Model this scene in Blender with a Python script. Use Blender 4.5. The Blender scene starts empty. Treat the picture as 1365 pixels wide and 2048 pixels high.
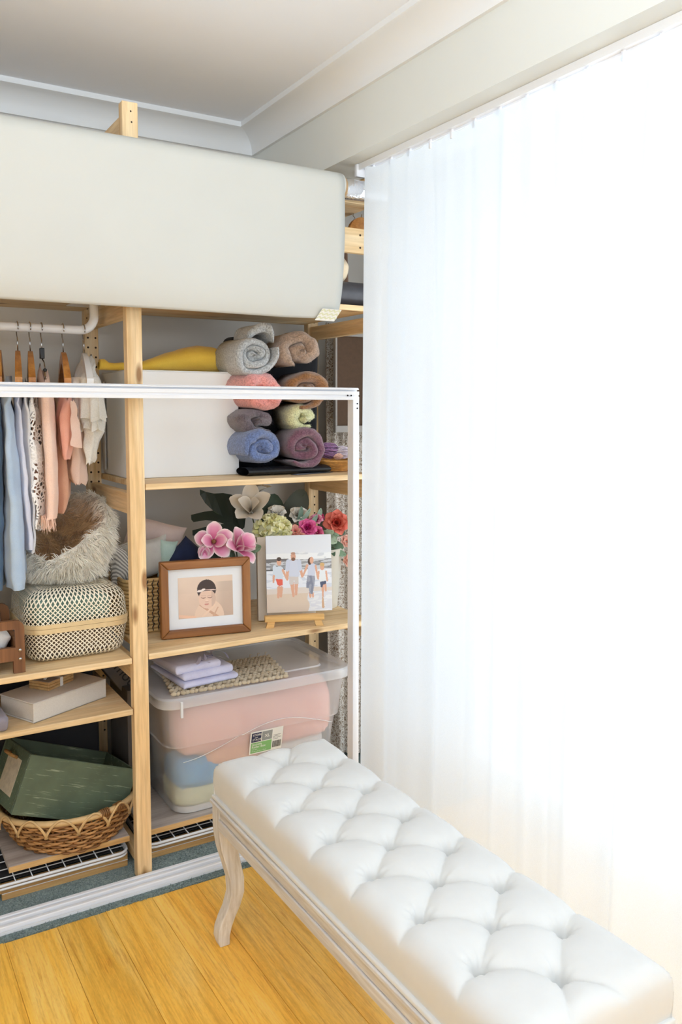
import bpy, bmesh, math, random
from mathutils import Vector, Matrix, noise as mnoise

S = bpy.context.scene
COL = S.collection
PI = math.pi
random.seed(7)

# ------------------------------------------------------------------ camera
cam_d = bpy.data.cameras.new('camera')
cam = bpy.data.objects.new('camera', cam_d); COL.objects.link(cam)
YAW, PITCH = 0.54269, 0.080982
cam_d.sensor_fit = 'VERTICAL'; cam_d.sensor_height = 36.0; cam_d.sensor_width = 24.0
cam_d.lens = 1664.8 / 2048 * 36.0
cam_d.shift_y = -66.1 / 2048
cam_d.clip_start = 0.02
cam.location = (0, 0, 1.40)
cam.rotation_euler = (PI/2 - PITCH, 0, -YAW)
S.camera = cam

# ------------------------------------------------------------------ world, light, exposure
W = bpy.data.worlds.new('daylight'); S.world = W; W.use_nodes = True
W.node_tree.nodes['Background'].inputs[0].default_value = (0.93, 0.97, 1.0, 1)
W.node_tree.nodes['Background'].inputs[1].default_value = 1.0

def area(name, loc, target, sx, sy, energy, col=(1, 1, 1), spread=180):
    d = bpy.data.lights.new(name, 'AREA'); d.shape = 'RECTANGLE'; d.size = sx; d.size_y = sy
    d.energy = energy; d.color = col; d.spread = math.radians(spread)
    o = bpy.data.objects.new(name, d); COL.objects.link(o); o.location = loc
    o.rotation_euler = (Vector(target) - Vector(loc)).to_track_quat('-Z', 'Y').to_euler()
    return o
# daylight coming in through the room's windows: one behind the sheer curtain, two behind the camera
area('window_daylight_curtain', (2.30, 1.00, 1.12), (0, 1.0, 1.12), 2.9, 2.0, 40, (0.82, 0.92, 1.0))
area('window_daylight_rear', (0.60, -2.75, 1.60), (0.6, 2.5, 0.9), 2.6, 1.7, 32, (0.82, 0.92, 1.0))
area('window_daylight_side', (-2.75, -0.9, 1.60), (1, 0.2, 1.3), 1.8, 1.5, 42, (0.84, 0.93, 1.0))
area('ceiling_fill', (0.05, -0.35, 1.75), (0.30, 0.25, 2.75), 0.4, 0.4, 42, (0.80, 0.91, 1.0), 125)  # unseen fill light added near the camera, aimed up to brighten the ceiling
S.view_settings.view_transform = 'Standard'; S.view_settings.look = 'None'
S.view_settings.gamma = 1.0; S.view_settings.use_curve_mapping = False
S.view_settings.exposure = -0.13
S.cycles.use_denoising = True; S.cycles.use_adaptive_sampling = True
S.cycles.adaptive_threshold = 0.06
S.cycles.max_bounces = 8; S.cycles.diffuse_bounces = 5; S.cycles.transparent_max_bounces = 16
S.cycles.transmission_bounces = 8; S.cycles.caustics_refractive = False; S.cycles.caustics_reflective = False
S.cycles.sample_clamp_indirect = 6.0

# ------------------------------------------------------------------ materials
MATS = {}
def lin(c):
    """sRGB 0-255 triple -> linear"""
    return tuple(((v/255)/12.92 if v/255 <= 0.04045 else ((v/255+0.055)/1.055)**2.4) for v in c)
class NT:
    def __init__(s, name):
        s.m = bpy.data.materials.new(name); s.m.use_nodes = True
        s.t = s.m.node_tree; s.n = s.t.nodes; s.l = s.t.links
        s.b = s.n['Principled BSDF']; s.out = s.n['Material Output']
    def new(s, typ, **kw):
        x = s.n.new(typ)
        for k, v in kw.items(): setattr(x, k, v)
        return x
    def link(s, a, b): s.l.new(a, b)
    def coords(s, scale=(1, 1, 1), kind='Object', rot=(0, 0, 0)):
        tc = s.new('ShaderNodeTexCoord'); mp = s.new('ShaderNodeMapping')
        mp.inputs['Scale'].default_value = scale; mp.inputs['Rotation'].default_value = rot
        s.link(tc.outputs[kind], mp.inputs['Vector']); return mp.outputs[0]
    def noise(s, vec, scale, detail=3, rough=0.55, dist=0.0):
        x = s.new('ShaderNodeTexNoise'); x.inputs['Scale'].default_value = scale
        x.inputs['Detail'].default_value = detail; x.inputs['Roughness'].default_value = rough
        x.inputs['Distortion'].default_value = dist
        s.link(vec, x.inputs['Vector']); return x.outputs['Fac']
    def ramp(s, fac, stops, interp='LINEAR'):
        x = s.new('ShaderNodeValToRGB'); x.color_ramp.interpolation = interp
        e = x.color_ramp.elements
        while len(e) < len(stops): e.new(0.5)
        for q, (p, c) in zip(e, stops):
            q.position = p; q.color = (*c, 1) if len(c) == 3 else c
        s.link(fac, x.inputs[0]); return x.outputs[0]
    def mix(s, fac, a, b, mode='MIX'):
        x = s.new('ShaderNodeMix'); x.data_type = 'RGBA'; x.blend_type = mode
        for inp, v in ((x.inputs[0], fac), (x.inputs[6], a), (x.inputs[7], b)):
            if isinstance(v, (int, float)): inp.default_value = v
            elif isinstance(v, tuple): inp.default_value = (*v[:3], 1)
            else: s.link(v, inp)
        return x.outputs[2]
    def math(s, op, a, b=0.0):
        x = s.new('ShaderNodeMath'); x.operation = op
        for inp, v in ((x.inputs[0], a), (x.inputs[1], b)):
            if isinstance(v, (int, float)): inp.default_value = v
            else: s.link(v, inp)
        return x.outputs[0]
    def bump(s, h, strength=0.3, dist=0.01):
        x = s.new('ShaderNodeBump'); x.inputs['Strength'].default_value = strength
        x.inputs['Distance'].default_value = dist
        s.link(h, x.inputs['Height']); s.link(x.outputs[0], s.b.inputs['Normal'])
    def color(s, c):
        if isinstance(c, tuple): s.b.inputs['Base Color'].default_value = (*c[:3], 1)
        else: s.link(c, s.b.inputs['Base Color'])
    def rough(s, v): s.b.inputs['Roughness'].default_value = v

def plain(name, rgb, rough=0.6, metal=0.0, var=0.06, nscale=30, bump=0.0, bscale=200, bdist=0.002, sheen=0.0, spec=0.5, kind='Object'):
    if name in MATS: return MATS[name]
    t = NT(name); c = lin(rgb); v = t.coords(kind=kind)
    n = t.noise(v, nscale)
    t.color(t.ramp(n, [(0.25, tuple(x*(1-var) for x in c)), (0.75, tuple(min(1, x*(1+var)) for x in c))]))
    t.rough(rough); t.b.inputs['Metallic'].default_value = metal
    t.b.inputs['Specular IOR Level'].default_value = spec
    if sheen: t.b.inputs['Sheen Weight'].default_value = sheen
    if bump: t.bump(t.noise(v, bscale, 4, 0.65), bump, bdist)
    MATS[name] = t.m; return t.m

def wood(name, axis, light, mid, dark, rough=0.55, knots=True, gscale=1.0, bump=0.12, rnd=0.12):
    """straight grained timber, grain along the given axis"""
    if name in MATS: return MATS[name]
    t = NT(name)
    lo, hi = 1.6*gscale, 26*gscale
    sc = [hi, hi, hi]; sc['xyz'.index(axis)] = lo
    oi = t.new('ShaderNodeObjectInfo')
    tc = t.new('ShaderNodeTexCoord'); ad = t.new('ShaderNodeVectorMath'); ad.operation = 'MULTIPLY_ADD'
    cb = t.new('ShaderNodeCombineXYZ')
    for i in range(3): t.link(oi.outputs['Random'], cb.inputs[i])
    t.link(cb.outputs[0], ad.inputs[0]); ad.inputs[1].default_value = (7.3, 3.1, 5.7); t.link(tc.outputs['Object'], ad.inputs[2])
    mp = t.new('ShaderNodeMapping'); mp.inputs['Scale'].default_value = sc; t.link(ad.outputs[0], mp.inputs[0])
    v = mp.outputs[0]
    n1 = t.noise(v, 1.0, 3, 0.5, 0.6)
    n2 = t.noise(v, 4.5, 4, 0.6, 0.2)
    base = t.ramp(n1, [(0.25, lin(dark)), (0.48, lin(mid)), (0.72, lin(light))])
    fine = t.ramp(n2, [(0.3, (0.80, 0.76, 0.70)), (0.65, (1.05, 1.04, 1.02))])
    col = t.mix(1.0, base, fine, 'MULTIPLY')
    if knots:
        ks = [16, 16, 16]; ks['xyz'.index(axis)] = 5.0
        mk = t.new('ShaderNodeMapping'); mk.inputs['Scale'].default_value = ks; t.link(ad.outputs[0], mk.inputs[0])
        vo = t.new('ShaderNodeTexVoronoi'); vo.inputs['Scale'].default_value = 0.75; t.link(mk.outputs[0], vo.inputs['Vector'])
        kf = t.ramp(vo.outputs['Distance'], [(0.07, (1, 1, 1)), (0.15, (0, 0, 0))])
        dk = tuple(a*b for a, b in zip(lin(dark), (0.38, 0.26, 0.16)))
        kf = t.math('MULTIPLY', kf, 0.9)
        col = t.mix(kf, col, dk)
    hs = t.new('ShaderNodeHueSaturation'); t.link(col, hs.inputs['Color'])
    t.link(t.math('ADD', t.math('MULTIPLY', oi.outputs['Random'], 2*rnd), 1.0-rnd), hs.inputs['Value'])
    t.color(hs.outputs[0]); t.rough(rough)
    t.bump(n2, bump, 0.002)
    MATS[name] = t.m; return t.m

def fabric(name, rgb, rgb2=None, weave=700, var=0.08, bump=0.25, rough=0.9, translucent=0.0, nscale=9, sheen=0.25):
    if name in MATS: return MATS[name]
    t = NT(name); v = t.coords(); c = lin(rgb)
    n = t.noise(v, nscale, 3)
    c2 = lin(rgb2) if rgb2 else tuple(x*(1-2*var) for x in c)
    f = t.noise(v, weave, 2, 0.7)
    col = t.ramp(n, [(0.3, c2), (0.7, c)])
    col = t.mix(0.35, col, t.ramp(f, [(0.3, (0.72, 0.72, 0.72)), (0.7, (1.12, 1.12, 1.12))]), 'MULTIPLY')
    t.color(col); t.rough(rough); t.b.inputs['Sheen Weight'].default_value = sheen
    t.b.inputs['Specular IOR Level'].default_value = 0.2
    t.bump(f, bump, 0.0015)
    if translucent:
        tr = t.new('ShaderNodeBsdfTranslucent'); t.link(col, tr.inputs[0])
        mx = t.new('ShaderNodeMixShader'); mx.inputs[0].default_value = translucent
        t.link(t.b.outputs[0], mx.inputs[1]); t.link(tr.outputs[0], mx.inputs[2]); t.link(mx.outputs[0], t.out.inputs[0])
    MATS[name] = t.m; return t.m

def lace(name, rgb, scale=70, cover=0.5, kind='ring'):
    """openwork fabric: threads opaque, holes clear"""
    if name in MATS: return MATS[name]
    t = NT(name); v = t.coords(); t.color(lin(rgb)); t.rough(0.9)
    vo = t.new('ShaderNodeTexVoronoi'); vo.inputs['Scale'].default_value = scale
    nz = t.new('ShaderNodeTexNoise'); nz.inputs['Scale'].default_value = scale*0.35; t.link(v, nz.inputs['Vector'])
    vm = t.new('ShaderNodeVectorMath'); vm.operation = 'MULTIPLY_ADD'
    t.link(nz.outputs['Color'], vm.inputs[0]); vm.inputs[1].default_value = (0.02,)*3; t.link(v, vm.inputs[2])
    t.link(vm.outputs[0], vo.inputs['Vector'])
    if kind == 'ring': vo.feature = 'DISTANCE_TO_EDGE'
    m = t.noise(v, scale*0.22, 2)
    if kind == 'ring':
        a = t.ramp(vo.outputs['Distance'], [(0.04+0.1*cover, (1, 1, 1)), (0.08+0.14*cover, (0, 0, 0))])
    else:
        a = t.ramp(vo.outputs['Distance'], [(0.30-0.1*cover, (0, 0, 0)), (0.36-0.1*cover, (1, 1, 1))])
    a2 = t.ramp(m, [(0.50, (0, 0, 0)), (0.56, (1, 1, 1))])
    al = t.math('MAXIMUM', a, t.math('MULTIPLY', a2, 0.85))
    t.link(al, t.b.inputs['Alpha'])
    MATS[name] = t.m; return t.m

def vcol_mat(name, rough=0.5, bump=0.0, bscale=300, coat=0.0, var=0.0):
    """colour comes from the mesh's own painted colour attribute (prints, petals)"""
    if name in MATS: return MATS[name]
    t = NT(name); a = t.new('ShaderNodeVertexColor'); a.layer_name = 'Col'
    t.color(a.outputs[0]); t.rough(rough)
    t.b.inputs['Coat Weight'].default_value = coat
    if bump: t.bump(t.noise(t.coords(), bscale, 3), bump, 0.001)
    MATS[name] = t.m; return t.m

# ------------------------------------------------------------------ mesh helpers
class MB:
    def __init__(s): s.v = []; s.f = []; s.c = None
    def add(s, verts, faces, M=None):
        o = len(s.v)
        s.v += [tuple(M @ Vector(p)) for p in verts] if M is not None else [tuple(p) for p in verts]
        s.f += [tuple(i+o for i in f) for f in faces]
        return s
    def box(s, x0, x1, y0, y1, z0, z1, M=None):
        v = [(x, y, z) for z in (z0, z1) for y in (y0, y1) for x in (x0, x1)]
        return s.add(v, [(0, 2, 3, 1), (4, 5, 7, 6), (0, 1, 5, 4), (2, 6, 7, 3), (0, 4, 6, 2), (1, 3, 7, 5)], M)
    def rbox(s, x0, x1, y0, y1, z0, z1, r=0.003, seg=2, M=None):
        bm = bmesh.new(); bmesh.ops.create_cube(bm, size=1)
        for q in bm.verts:
            q.co = Vector(((x0+x1)/2+q.co.x*(x1-x0), (y0+y1)/2+q.co.y*(y1-y0), (z0+z1)/2+q.co.z*(z1-z0)))
        bmesh.ops.bevel(bm, geom=bm.edges[:], offset=r, segments=seg, profile=0.5, affect='EDGES')
        return s.bm(bm, M)
    def bm(s, bm, M=None):
        bm.verts.index_update()
        s.add([q.co for q in bm.verts], [[q.index for q in f.verts] for f in bm.faces], M); bm.free(); return s
    def grid(s, fn, nu, nv, cu=False, cv=False, M=None):
        """fn(u,v) with u,v in 0..1"""
        du = nu if cu else nu+1; dv = nv if cv else nv+1
        vs = [fn(i/nu, j/nv) for j in range(dv) for i in range(du)]
        fs = []
        for j in range(nv):
            for i in range(nu):
                a, b = i, (i+1) % du if cu else i+1
                c, d = j, (j+1) % dv if cv else j+1
                fs.append((c*du+a, c*du+b, d*du+b, d*du+a))
        return s.add(vs, fs, M)
    def tube(s, pts, r, n=8, closed=False, caps=True, flat=None, M=None):
        """sweep a circle along pts; r number or list"""
        P = [Vector(p) for p in pts]; N = len(P)
        R = r if isinstance(r, (list, tuple)) else [r]*N
        vs = []; prev = None
        for i in range(N):
            a = P[i-1] if (i > 0 or closed) else P[i]; b = P[(i+1) % N] if (i < N-1 or closed) else P[i]
            t = (b-a)
            t = t.normalized() if t.length > 1e-9 else Vector((0, 0, 1))
            if prev is None:
                u = t.orthogonal().normalized() if flat is None else (Vector(flat)-t*Vector(flat).dot(t)).normalized()
            else:
                u = prev - t*prev.dot(t); u = u.normalized() if u.length > 1e-6 else t.orthogonal().normalized()
            prev = u; w = t.cross(u)
            for k in range(n):
                an = 2*PI*k/n
                vs.append(P[i] + (u*math.cos(an)+w*math.sin(an))*R[i])
        fs = []
        for i in range(N if closed else N-1):
            j = (i+1) % N
            for k in range(n):
                l = (k+1) % n
                fs.append((i*n+k, i*n+l, j*n+l, j*n+k))
        if caps and not closed:
            fs.append(tuple(range(n-1, -1, -1))); fs.append(tuple((N-1)*n+k for k in range(n)))
        return s.add(vs, fs, M)
    def lathe(s, prof, n=24, c=(0, 0, 0), M=None):
        """prof: (r,z) list turned about z"""
        vs = [(c[0]+r*math.cos(2*PI*k/n), c[1]+r*math.sin(2*PI*k/n), c[2]+z) for r, z in prof for k in range(n)]
        fs = [(i*n+k, i*n+(k+1) % n, (i+1)*n+(k+1) % n, (i+1)*n+k) for i in range(len(prof)-1) for k in range(n)]
        return s.add(vs, fs, M)
    def prism(s, poly, d0, d1, axis='y', M=None):
        """poly in the plane across the axis: axis x -> (y,z), y -> (x,z), z -> (x,y)"""
        def P(p, d): return {'x': (d, p[0], p[1]), 'y': (p[0], d, p[1]), 'z': (p[0], p[1], d)}[axis]
        n = len(poly)
        vs = [P(p, d0) for p in poly]+[P(p, d1) for p in poly]
        fs = [tuple(range(n)), tuple(range(2*n-1, n-1, -1))]+[(i, i+n, (i+1) % n+n, (i+1) % n) for i in range(n)]
        return s.add(vs, fs, M)
    def sphere(s, c, r, nu=16, nv=10, M=None):
        r = r if isinstance(r, (tuple, list)) else (r, r, r)
        return s.grid(lambda u, v: (c[0]+r[0]*math.sin(PI*v)*math.cos(2*PI*u), c[1]+r[1]*math.sin(PI*v)*math.sin(2*PI*u), c[2]-r[2]*math.cos(PI*v)), nu, nv, cu=True, M=M)
    def colour(s, c):
        """colour for the vertices added since the last call"""
        if s.c is None: s.c = []
        s.c += [c]*(len(s.v)-len(s.c)); return s

ROOTM = {}
def rootM(o):
    while o is not None:
        if o.name in ROOTM: return ROOTM[o.name]
        o = o.parent
    return Matrix.Identity(4)
def tag(o, label=None, cat=None, group=None, kind=None):
    if label: o['label'] = label
    if cat: o['category'] = cat
    if group: o['group'] = group
    if kind: o['kind'] = kind
    return o
def mesh_of(mb, name, mat, M=None, smooth=False, fix=True, angle=None):
    me = bpy.data.meshes.new(name)
    vs = mb.v if M is None else [tuple(M @ Vector(p)) for p in mb.v]
    me.from_pydata(vs, [], mb.f)
    if fix:
        bm = bmesh.new(); bm.from_mesh(me); bmesh.ops.recalc_face_normals(bm, faces=bm.faces[:]); bm.to_mesh(me); bm.free()
    if mb.c is not None:
        ca = me.color_attributes.new('Col', 'FLOAT_COLOR', 'POINT')
        ca.data.foreach_set('color', [x for c in mb.c for x in (c[0], c[1], c[2], 1.0)])
    if mat is not None:
        me.materials.append(MATS[mat] if isinstance(mat, str) else mat)
    if smooth:
        me.polygons.foreach_set('use_smooth', [True]*len(me.polygons))
        if angle is not None: me.set_sharp_from_angle(angle=math.radians(angle))
    me.update(); return me
def thing(name, label, cat, loc=(0, 0, 0), rotz=0.0, group=None, rot=None):
    """an Empty at the thing's base"""
    o = bpy.data.objects.new(name, None); COL.objects.link(o); o.empty_display_size = 0.05
    o.location = loc; o.rotation_euler = rot or (0, 0, rotz)
    ROOTM[o.name] = Matrix.Translation(Vector(loc)) @ o.rotation_euler.to_matrix().to_4x4()
    return tag(o, label, cat, group)
def part(mb, name, mat, parent, smooth=False, local=False, label=None, angle=None, fix=True, kind=None):
    """one mesh under a thing; world coordinates unless local"""
    M = None if local else rootM(parent).inverted()
    o = bpy.data.objects.new(name, mesh_of(mb, name, mat, M, smooth, fix, angle)); COL.objects.link(o); o.parent = parent
    return tag(o, label, None, None, kind)
def single(mb, name, mat, label, cat, smooth=False, group=None, angle=None, fix=True):
    """a thing that is one mesh; its origin at its base"""
    zs = min(p[2] for p in mb.v); cx = sum(p[0] for p in mb.v)/len(mb.v); cy = sum(p[1] for p in mb.v)/len(mb.v)
    o = bpy.data.objects.new(name, mesh_of(mb, name, mat, Matrix.Translation((-cx, -cy, -zs)), smooth, fix, angle))
    o.location = (cx, cy, zs); COL.objects.link(o)
    ROOTM[o.name] = Matrix.Translation((cx, cy, zs))
    return tag(o, label, cat, group)
def struct(mb, name, mat, parent=None, smooth=False, angle=None, label=None):
    o = bpy.data.objects.new(name, mesh_of(mb, name, mat, None, smooth, True, angle)); COL.objects.link(o)
    if parent is not None: o.parent = parent
    else: tag(o, label, None, None, 'structure')
    return o
def share(src, name, parent, loc=(0, 0, 0), rot=None):
    """another object that shares src's mesh"""
    o = bpy.data.objects.new(name, src.data); COL.objects.link(o); o.parent = parent; o.location = loc
    if rot: o.rotation_euler = rot
    return o
def wob(p, s, a):
    """smooth 3d wobble"""
    q = Vector(p)*s
    return mnoise.noise_vector(q)*a
def jitter(mb, s, a, start=0):
    for i in range(start, len(mb.v)):
        p = Vector(mb.v[i]); mb.v[i] = tuple(p+wob(p, s, a))
    return mb
def lerp(a, b, t): return a+(b-a)*t
def smoothstep(a, b, x):
    t = max(0.0, min(1.0, (x-a)/(b-a))); return t*t*(3-2*t)
def interp(pts, x):
    """piecewise linear through (x,y) list"""
    if x <= pts[0][0]: return pts[0][1]
    for (a, b), (c, d) in zip(pts, pts[1:]):
        if x <= c: return b+(d-b)*(x-a)/(c-a)
    return pts[-1][1]

# ================================================================== THE ROOM
CEIL = 2.456; BACK = 2.97; XL, XR, YF = -2.6, 1.98, -2.6
BX0, BX1, BZ = 1.40, 1.66, 2.19          # bulkhead beam over the curtain
plain('wall_paint', (214, 211, 206), 0.85, var=0.015, nscale=3, bump=0.05, bscale=600)
plain('ceiling_paint', (243, 245, 250), 0.9, var=0.012, nscale=3, bump=0.04, bscale=500)
plain('trim_paint', (236, 237, 238), 0.6, var=0.01, nscale=3)
plain('beam_paint', (224, 226, 222), 0.7, var=0.012, nscale=3)
plain('white_aluminium', (238, 239, 243), 0.32, var=0.01, nscale=4)

# bamboo floor, boards run towards the wardrobe
def bamboo():
    t = NT('bamboo'); oi = t.new('ShaderNodeObjectInfo')
    tc = t.new('ShaderNodeTexCoord'); cb = t.new('ShaderNodeCombineXYZ')
    for i in range(3): t.link(oi.outputs['Random'], cb.inputs[i])
    ad = t.new('ShaderNodeVectorMath'); ad.operation = 'MULTIPLY_ADD'
    t.link(cb.outputs[0], ad.inputs[0]); ad.inputs[1].default_value = (9.1, 5.3, 2.2); t.link(tc.outputs['Object'], ad.inputs[2])
    def mp(sc):
        m = t.new('ShaderNodeMapping'); m.inputs['Scale'].default_value = sc; t.link(ad.outputs[0], m.inputs[0]); return m.outputs[0]
    n1 = t.noise(mp((13, 1.3, 13)), 1.0, 4, 0.6, 0.6)
    n2 = t.noise(mp((120, 5, 120)), 1.0, 4, 0.7, 0.3)
    n3 = t.noise(mp((130, 6.5, 130)), 1.0, 4, 0.65, 0.5)
    n4 = t.noise(mp((240, 60, 240)), 1.0, 2, 0.7)
    c = t.ramp(n1, [(0.28, lin((236, 170, 58))), (0.5, lin((250, 196, 84))), (0.74, lin((254, 216, 124)))])
    c = t.mix(1.0, c, t.ramp(n2, [(0.30, (0.78, 0.70, 0.60)), (0.58, (1.04, 1.03, 1.02))]), 'MULTIPLY')
    s = t.ramp(n3, [(0.56, (0, 0, 0)), (0.70, (1, 1, 1))])
    c = t.mix(t.math('MULTIPLY', s, 0.55), c, lin((196, 122, 36)))
    c = t.mix(0.25, c, t.ramp(n4, [(0.3, (0.7, 0.7, 0.7)), (0.7, (1.2, 1.2, 1.2))]), 'MULTIPLY')
    hs = t.new('ShaderNodeHueSaturation'); t.link(c, hs.inputs['Color'])
    t.link(t.math('ADD', t.math('MULTIPLY', oi.outputs['Random'], 0.16), 0.93), hs.inputs['Value'])
    t.color(hs.outputs[0]); t.rough(0.42); t.bump(n2, 0.08, 0.001)
    MATS['bamboo'] = t.m
bamboo()
plain('joint_dark', (112, 74, 34), 0.8)
fl = struct(MB().box(XL, XR, YF, 2.262, -0.03, -0.0035), 'floor', 'joint_dark')
pw = 0.1332; x = 0.320-pw*22; k = 0
while x < XR:
    cut = -0.6+((k*0.61803) % 1.0)*1.5
    for ya, yb in ((YF, cut), (cut, 2.2535+0.003*math.sin(k*1.9))):
        b = MB().rbox(x+0.0004, min(x+pw-0.0004, XR), ya+0.0006, yb-0.0006, -0.012, 0.0, 0.0007, 1)
        struct(b, 'floor_board', 'bamboo', fl)
    x += pw; k += 1
# carpet of the wardrobe
t = NT('carpet'); v = t.coords()
n = t.noise(v, 240, 4, 0.7); n5 = t.noise(v, 14, 3)
c = t.ramp(n, [(0.3, lin((80, 98, 98))), (0.5, lin((126, 146, 145))), (0.7, lin((178, 192, 190)))])
t.color(t.mix(0.4, c, t.ramp(n5, [(0.3, (0.75, 0.78, 0.78)), (0.7, (1.1, 1.1, 1.1))]), 'MULTIPLY')); t.rough(0.95)
t.b.inputs['Sheen Weight'].default_value = 0.2; t.bump(n, 0.9, 0.004); MATS['carpet'] = t.m
struct(MB().box(XL, XR, 2.2535, BACK, -0.03, 0.002), 'floor_carpet', 'carpet')
mb = MB(); rr = random.Random(3)
for i in range(7000):      # tufts of pile along the open strip
    x, y = rr.uniform(0.0, 1.5), rr.choice((rr.uniform(2.248, 2.280), rr.uniform(2.350, 2.445)))
    a = rr.uniform(0, 6.28); h = rr.uniform(.004, .008); w = .0018
    mb.add([(x-w*math.cos(a), y-w*math.sin(a), .001), (x+w*math.cos(a), y+w*math.sin(a), .001), (x+rr.uniform(-.004, .004), y+rr.uniform(-.004, .004), h)], [(0, 1, 2)])
fp = struct(mb, 'carpet_pile', 'carpet'); fp['kind'] = 'stuff'; fp['label'] = 'short grey green carpet pile along the sliding door track'; fp['category'] = 'carpet'
# walls
def wall_with_hole(x0, x1, z0, z1, hx0, hx1, hz0, hz1, d0, d1, axis):
    m = MB()
    for a, b, c, d in ((x0, hx0, z0, z1), (hx1, x1, z0, z1), (hx0, hx1, z0, hz0), (hx0, hx1, hz1, z1)):
        if axis == 'y': m.box(a, b, d0, d1, c, d)
        else: m.box(d0, d1, a, b, c, d)
    return m
struct(MB().box(XL, XR+.1, BACK, BACK+.1, 0, CEIL), 'wall_back', 'wall_paint')
struct(wall_with_hole(YF, BACK, 0, CEIL, -0.6, 2.40, 0.06, 2.14, XR, XR+.1, 'x'), 'wall_right', 'wall_paint')
struct(wall_with_hole(YF, BACK, 0, CEIL, -1.9, 0.1, 0.8, 2.3, XL-.1, XL, 'x'), 'wall_left', 'wall_paint')
struct(wall_with_hole(XL, XR, 0, CEIL, -0.8, 1.9, 0.7, 2.35, YF-.1, YF, 'y'), 'wall_front', 'wall_paint')
struct(MB().box(XL-.1, XR+.1, YF-.1, BACK+.1, CEIL, CEIL+.08), 'ceiling', 'ceiling_paint')
struct(MB().box(BX0, BX1, YF, BACK, BZ, CEIL), 'trim_1', 'beam_paint', label='cream painted bulkhead beam over the curtain')
# window frames
def window(name, axis, d, a0, a1, z0, z1, n):
    m = MB(); w = 0.045
    ed = [(a0, a1, z0, z0+w), (a0, a1, z1-w, z1)] + [(lerp(a0, a1-w, i/n), lerp(a0, a1-w, i/n)+w, z0+w, z1-w) for i in range(n+1)]
    for p, q, r, s_ in ed:
        if axis == 'x': m.box(d, d+.04, p, q, r, s_)
        else: m.box(p, q, d, d+.04, r, s_)
    return struct(m, name, 'trim_paint')
window('window_1', 'x', XR+.03, -0.6, 2.40, 0.06, 2.14, 3)
window('window_2', 'y', YF-.07, -0.8, 1.9, 0.7, 2.35, 3)
window('window_3', 'x', XL-.07, -1.9, 0.1, 0.8, 2.3, 2)
# coved cornice along the back wall and the beam
prof = [(.092, 0), (.092, .017), (.088, .019)] + [(.088-.076*(1-math.cos(a*PI/2/8))*1.0 if False else .012+.076*(1-math.sin(a*PI/2/8)), .019+.056*(1-math.cos(a*PI/2/8))) for a in range(1, 9)] + [(.012, .088), (0, .088)]
mb = MB(); n = len(prof)
mb.add([(XL, BACK-d, CEIL-h) for d, h in prof]+[(BX0-d, BACK-d, CEIL-h) for d, h in prof], [(i, i+1, i+1+n, i+n) for i in range(n-1)])
struct(mb, 'trim_2', 'trim_paint', smooth=True, angle=35)
mb = MB()
mb.add([(BX0-d, BACK-d, CEIL-h) for d, h in prof]+[(BX0-d, YF, CEIL-h) for d, h in prof], [(i, i+1, i+1+n, i+n) for i in range(n-1)])
struct(mb, 'trim_3', 'trim_paint', smooth=True, angle=35)

# ================================================================== SLIDING DOOR FRAME (door taken out)
T = thing('sliding_door_frame', 'white aluminium sliding door frame with grooved rails in front of the shelves', 'door frame', (0.5, 2.31, 0))
prof = [(2.283, .002), (2.283, .010), (2.286, .010), (2.287, .004), (2.293, .004), (2.2935, .016), (2.296, .018), (2.3045, .018), (2.306, .006), (2.316, .006), (2.317, .020), (2.319, .0215), (2.3275, .0215), (2.329, .009), (2.334, .009), (2.335, .021), (2.337, .0225), (2.347, .0225), (2.347, .002)]
part(MB().prism([(y, z) for y, z in prof], -0.7, 1.452, 'x'), 'floor_track', 'white_aluminium', T, label='white double grooved floor track')
prof = [(2.294, 1.437), (2.294, 1.447), (2.298, 1.4475), (2.298, 1.4525), (2.294, 1.453), (2.294, 1.464), (2.308, 1.4645), (2.308, 1.469), (2.296, 1.4695), (2.296, 1.472), (2.300, 1.476), (2.326, 1.476), (2.326, 1.437)]
part(MB().prism(prof, -0.7, 1.4525, 'x'), 'head_rail', 'white_aluminium', T)
part(MB().box(1.4285, 1.4525, 2.2945, 2.326, .022, 1.437).box(1.4285, 1.4325, 2.2925, 2.2945, .022, 1.437), 'stile', 'white_aluminium', T)
part(MB().box(-0.7, -0.676, 2.2945, 2.326, .022, 1.437), 'stile', 'white_aluminium', T)
plain('screw_dark', (40, 40, 44), 0.4, 0.6)
for x, z in ((1.4215, 1.451), (1.4085, 1.451), (1.4455, 1.425), (1.4455, 1.410)):
    part(MB().lathe([(0, -.0006), (.0026, -.0006), (.0026, .001), (0, .001)], 10, M=Matrix.Translation((x, 2.2935, z)) @ Matrix.Rotation(PI/2, 4, 'X')), 'screw', 'screw_dark', T)

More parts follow.
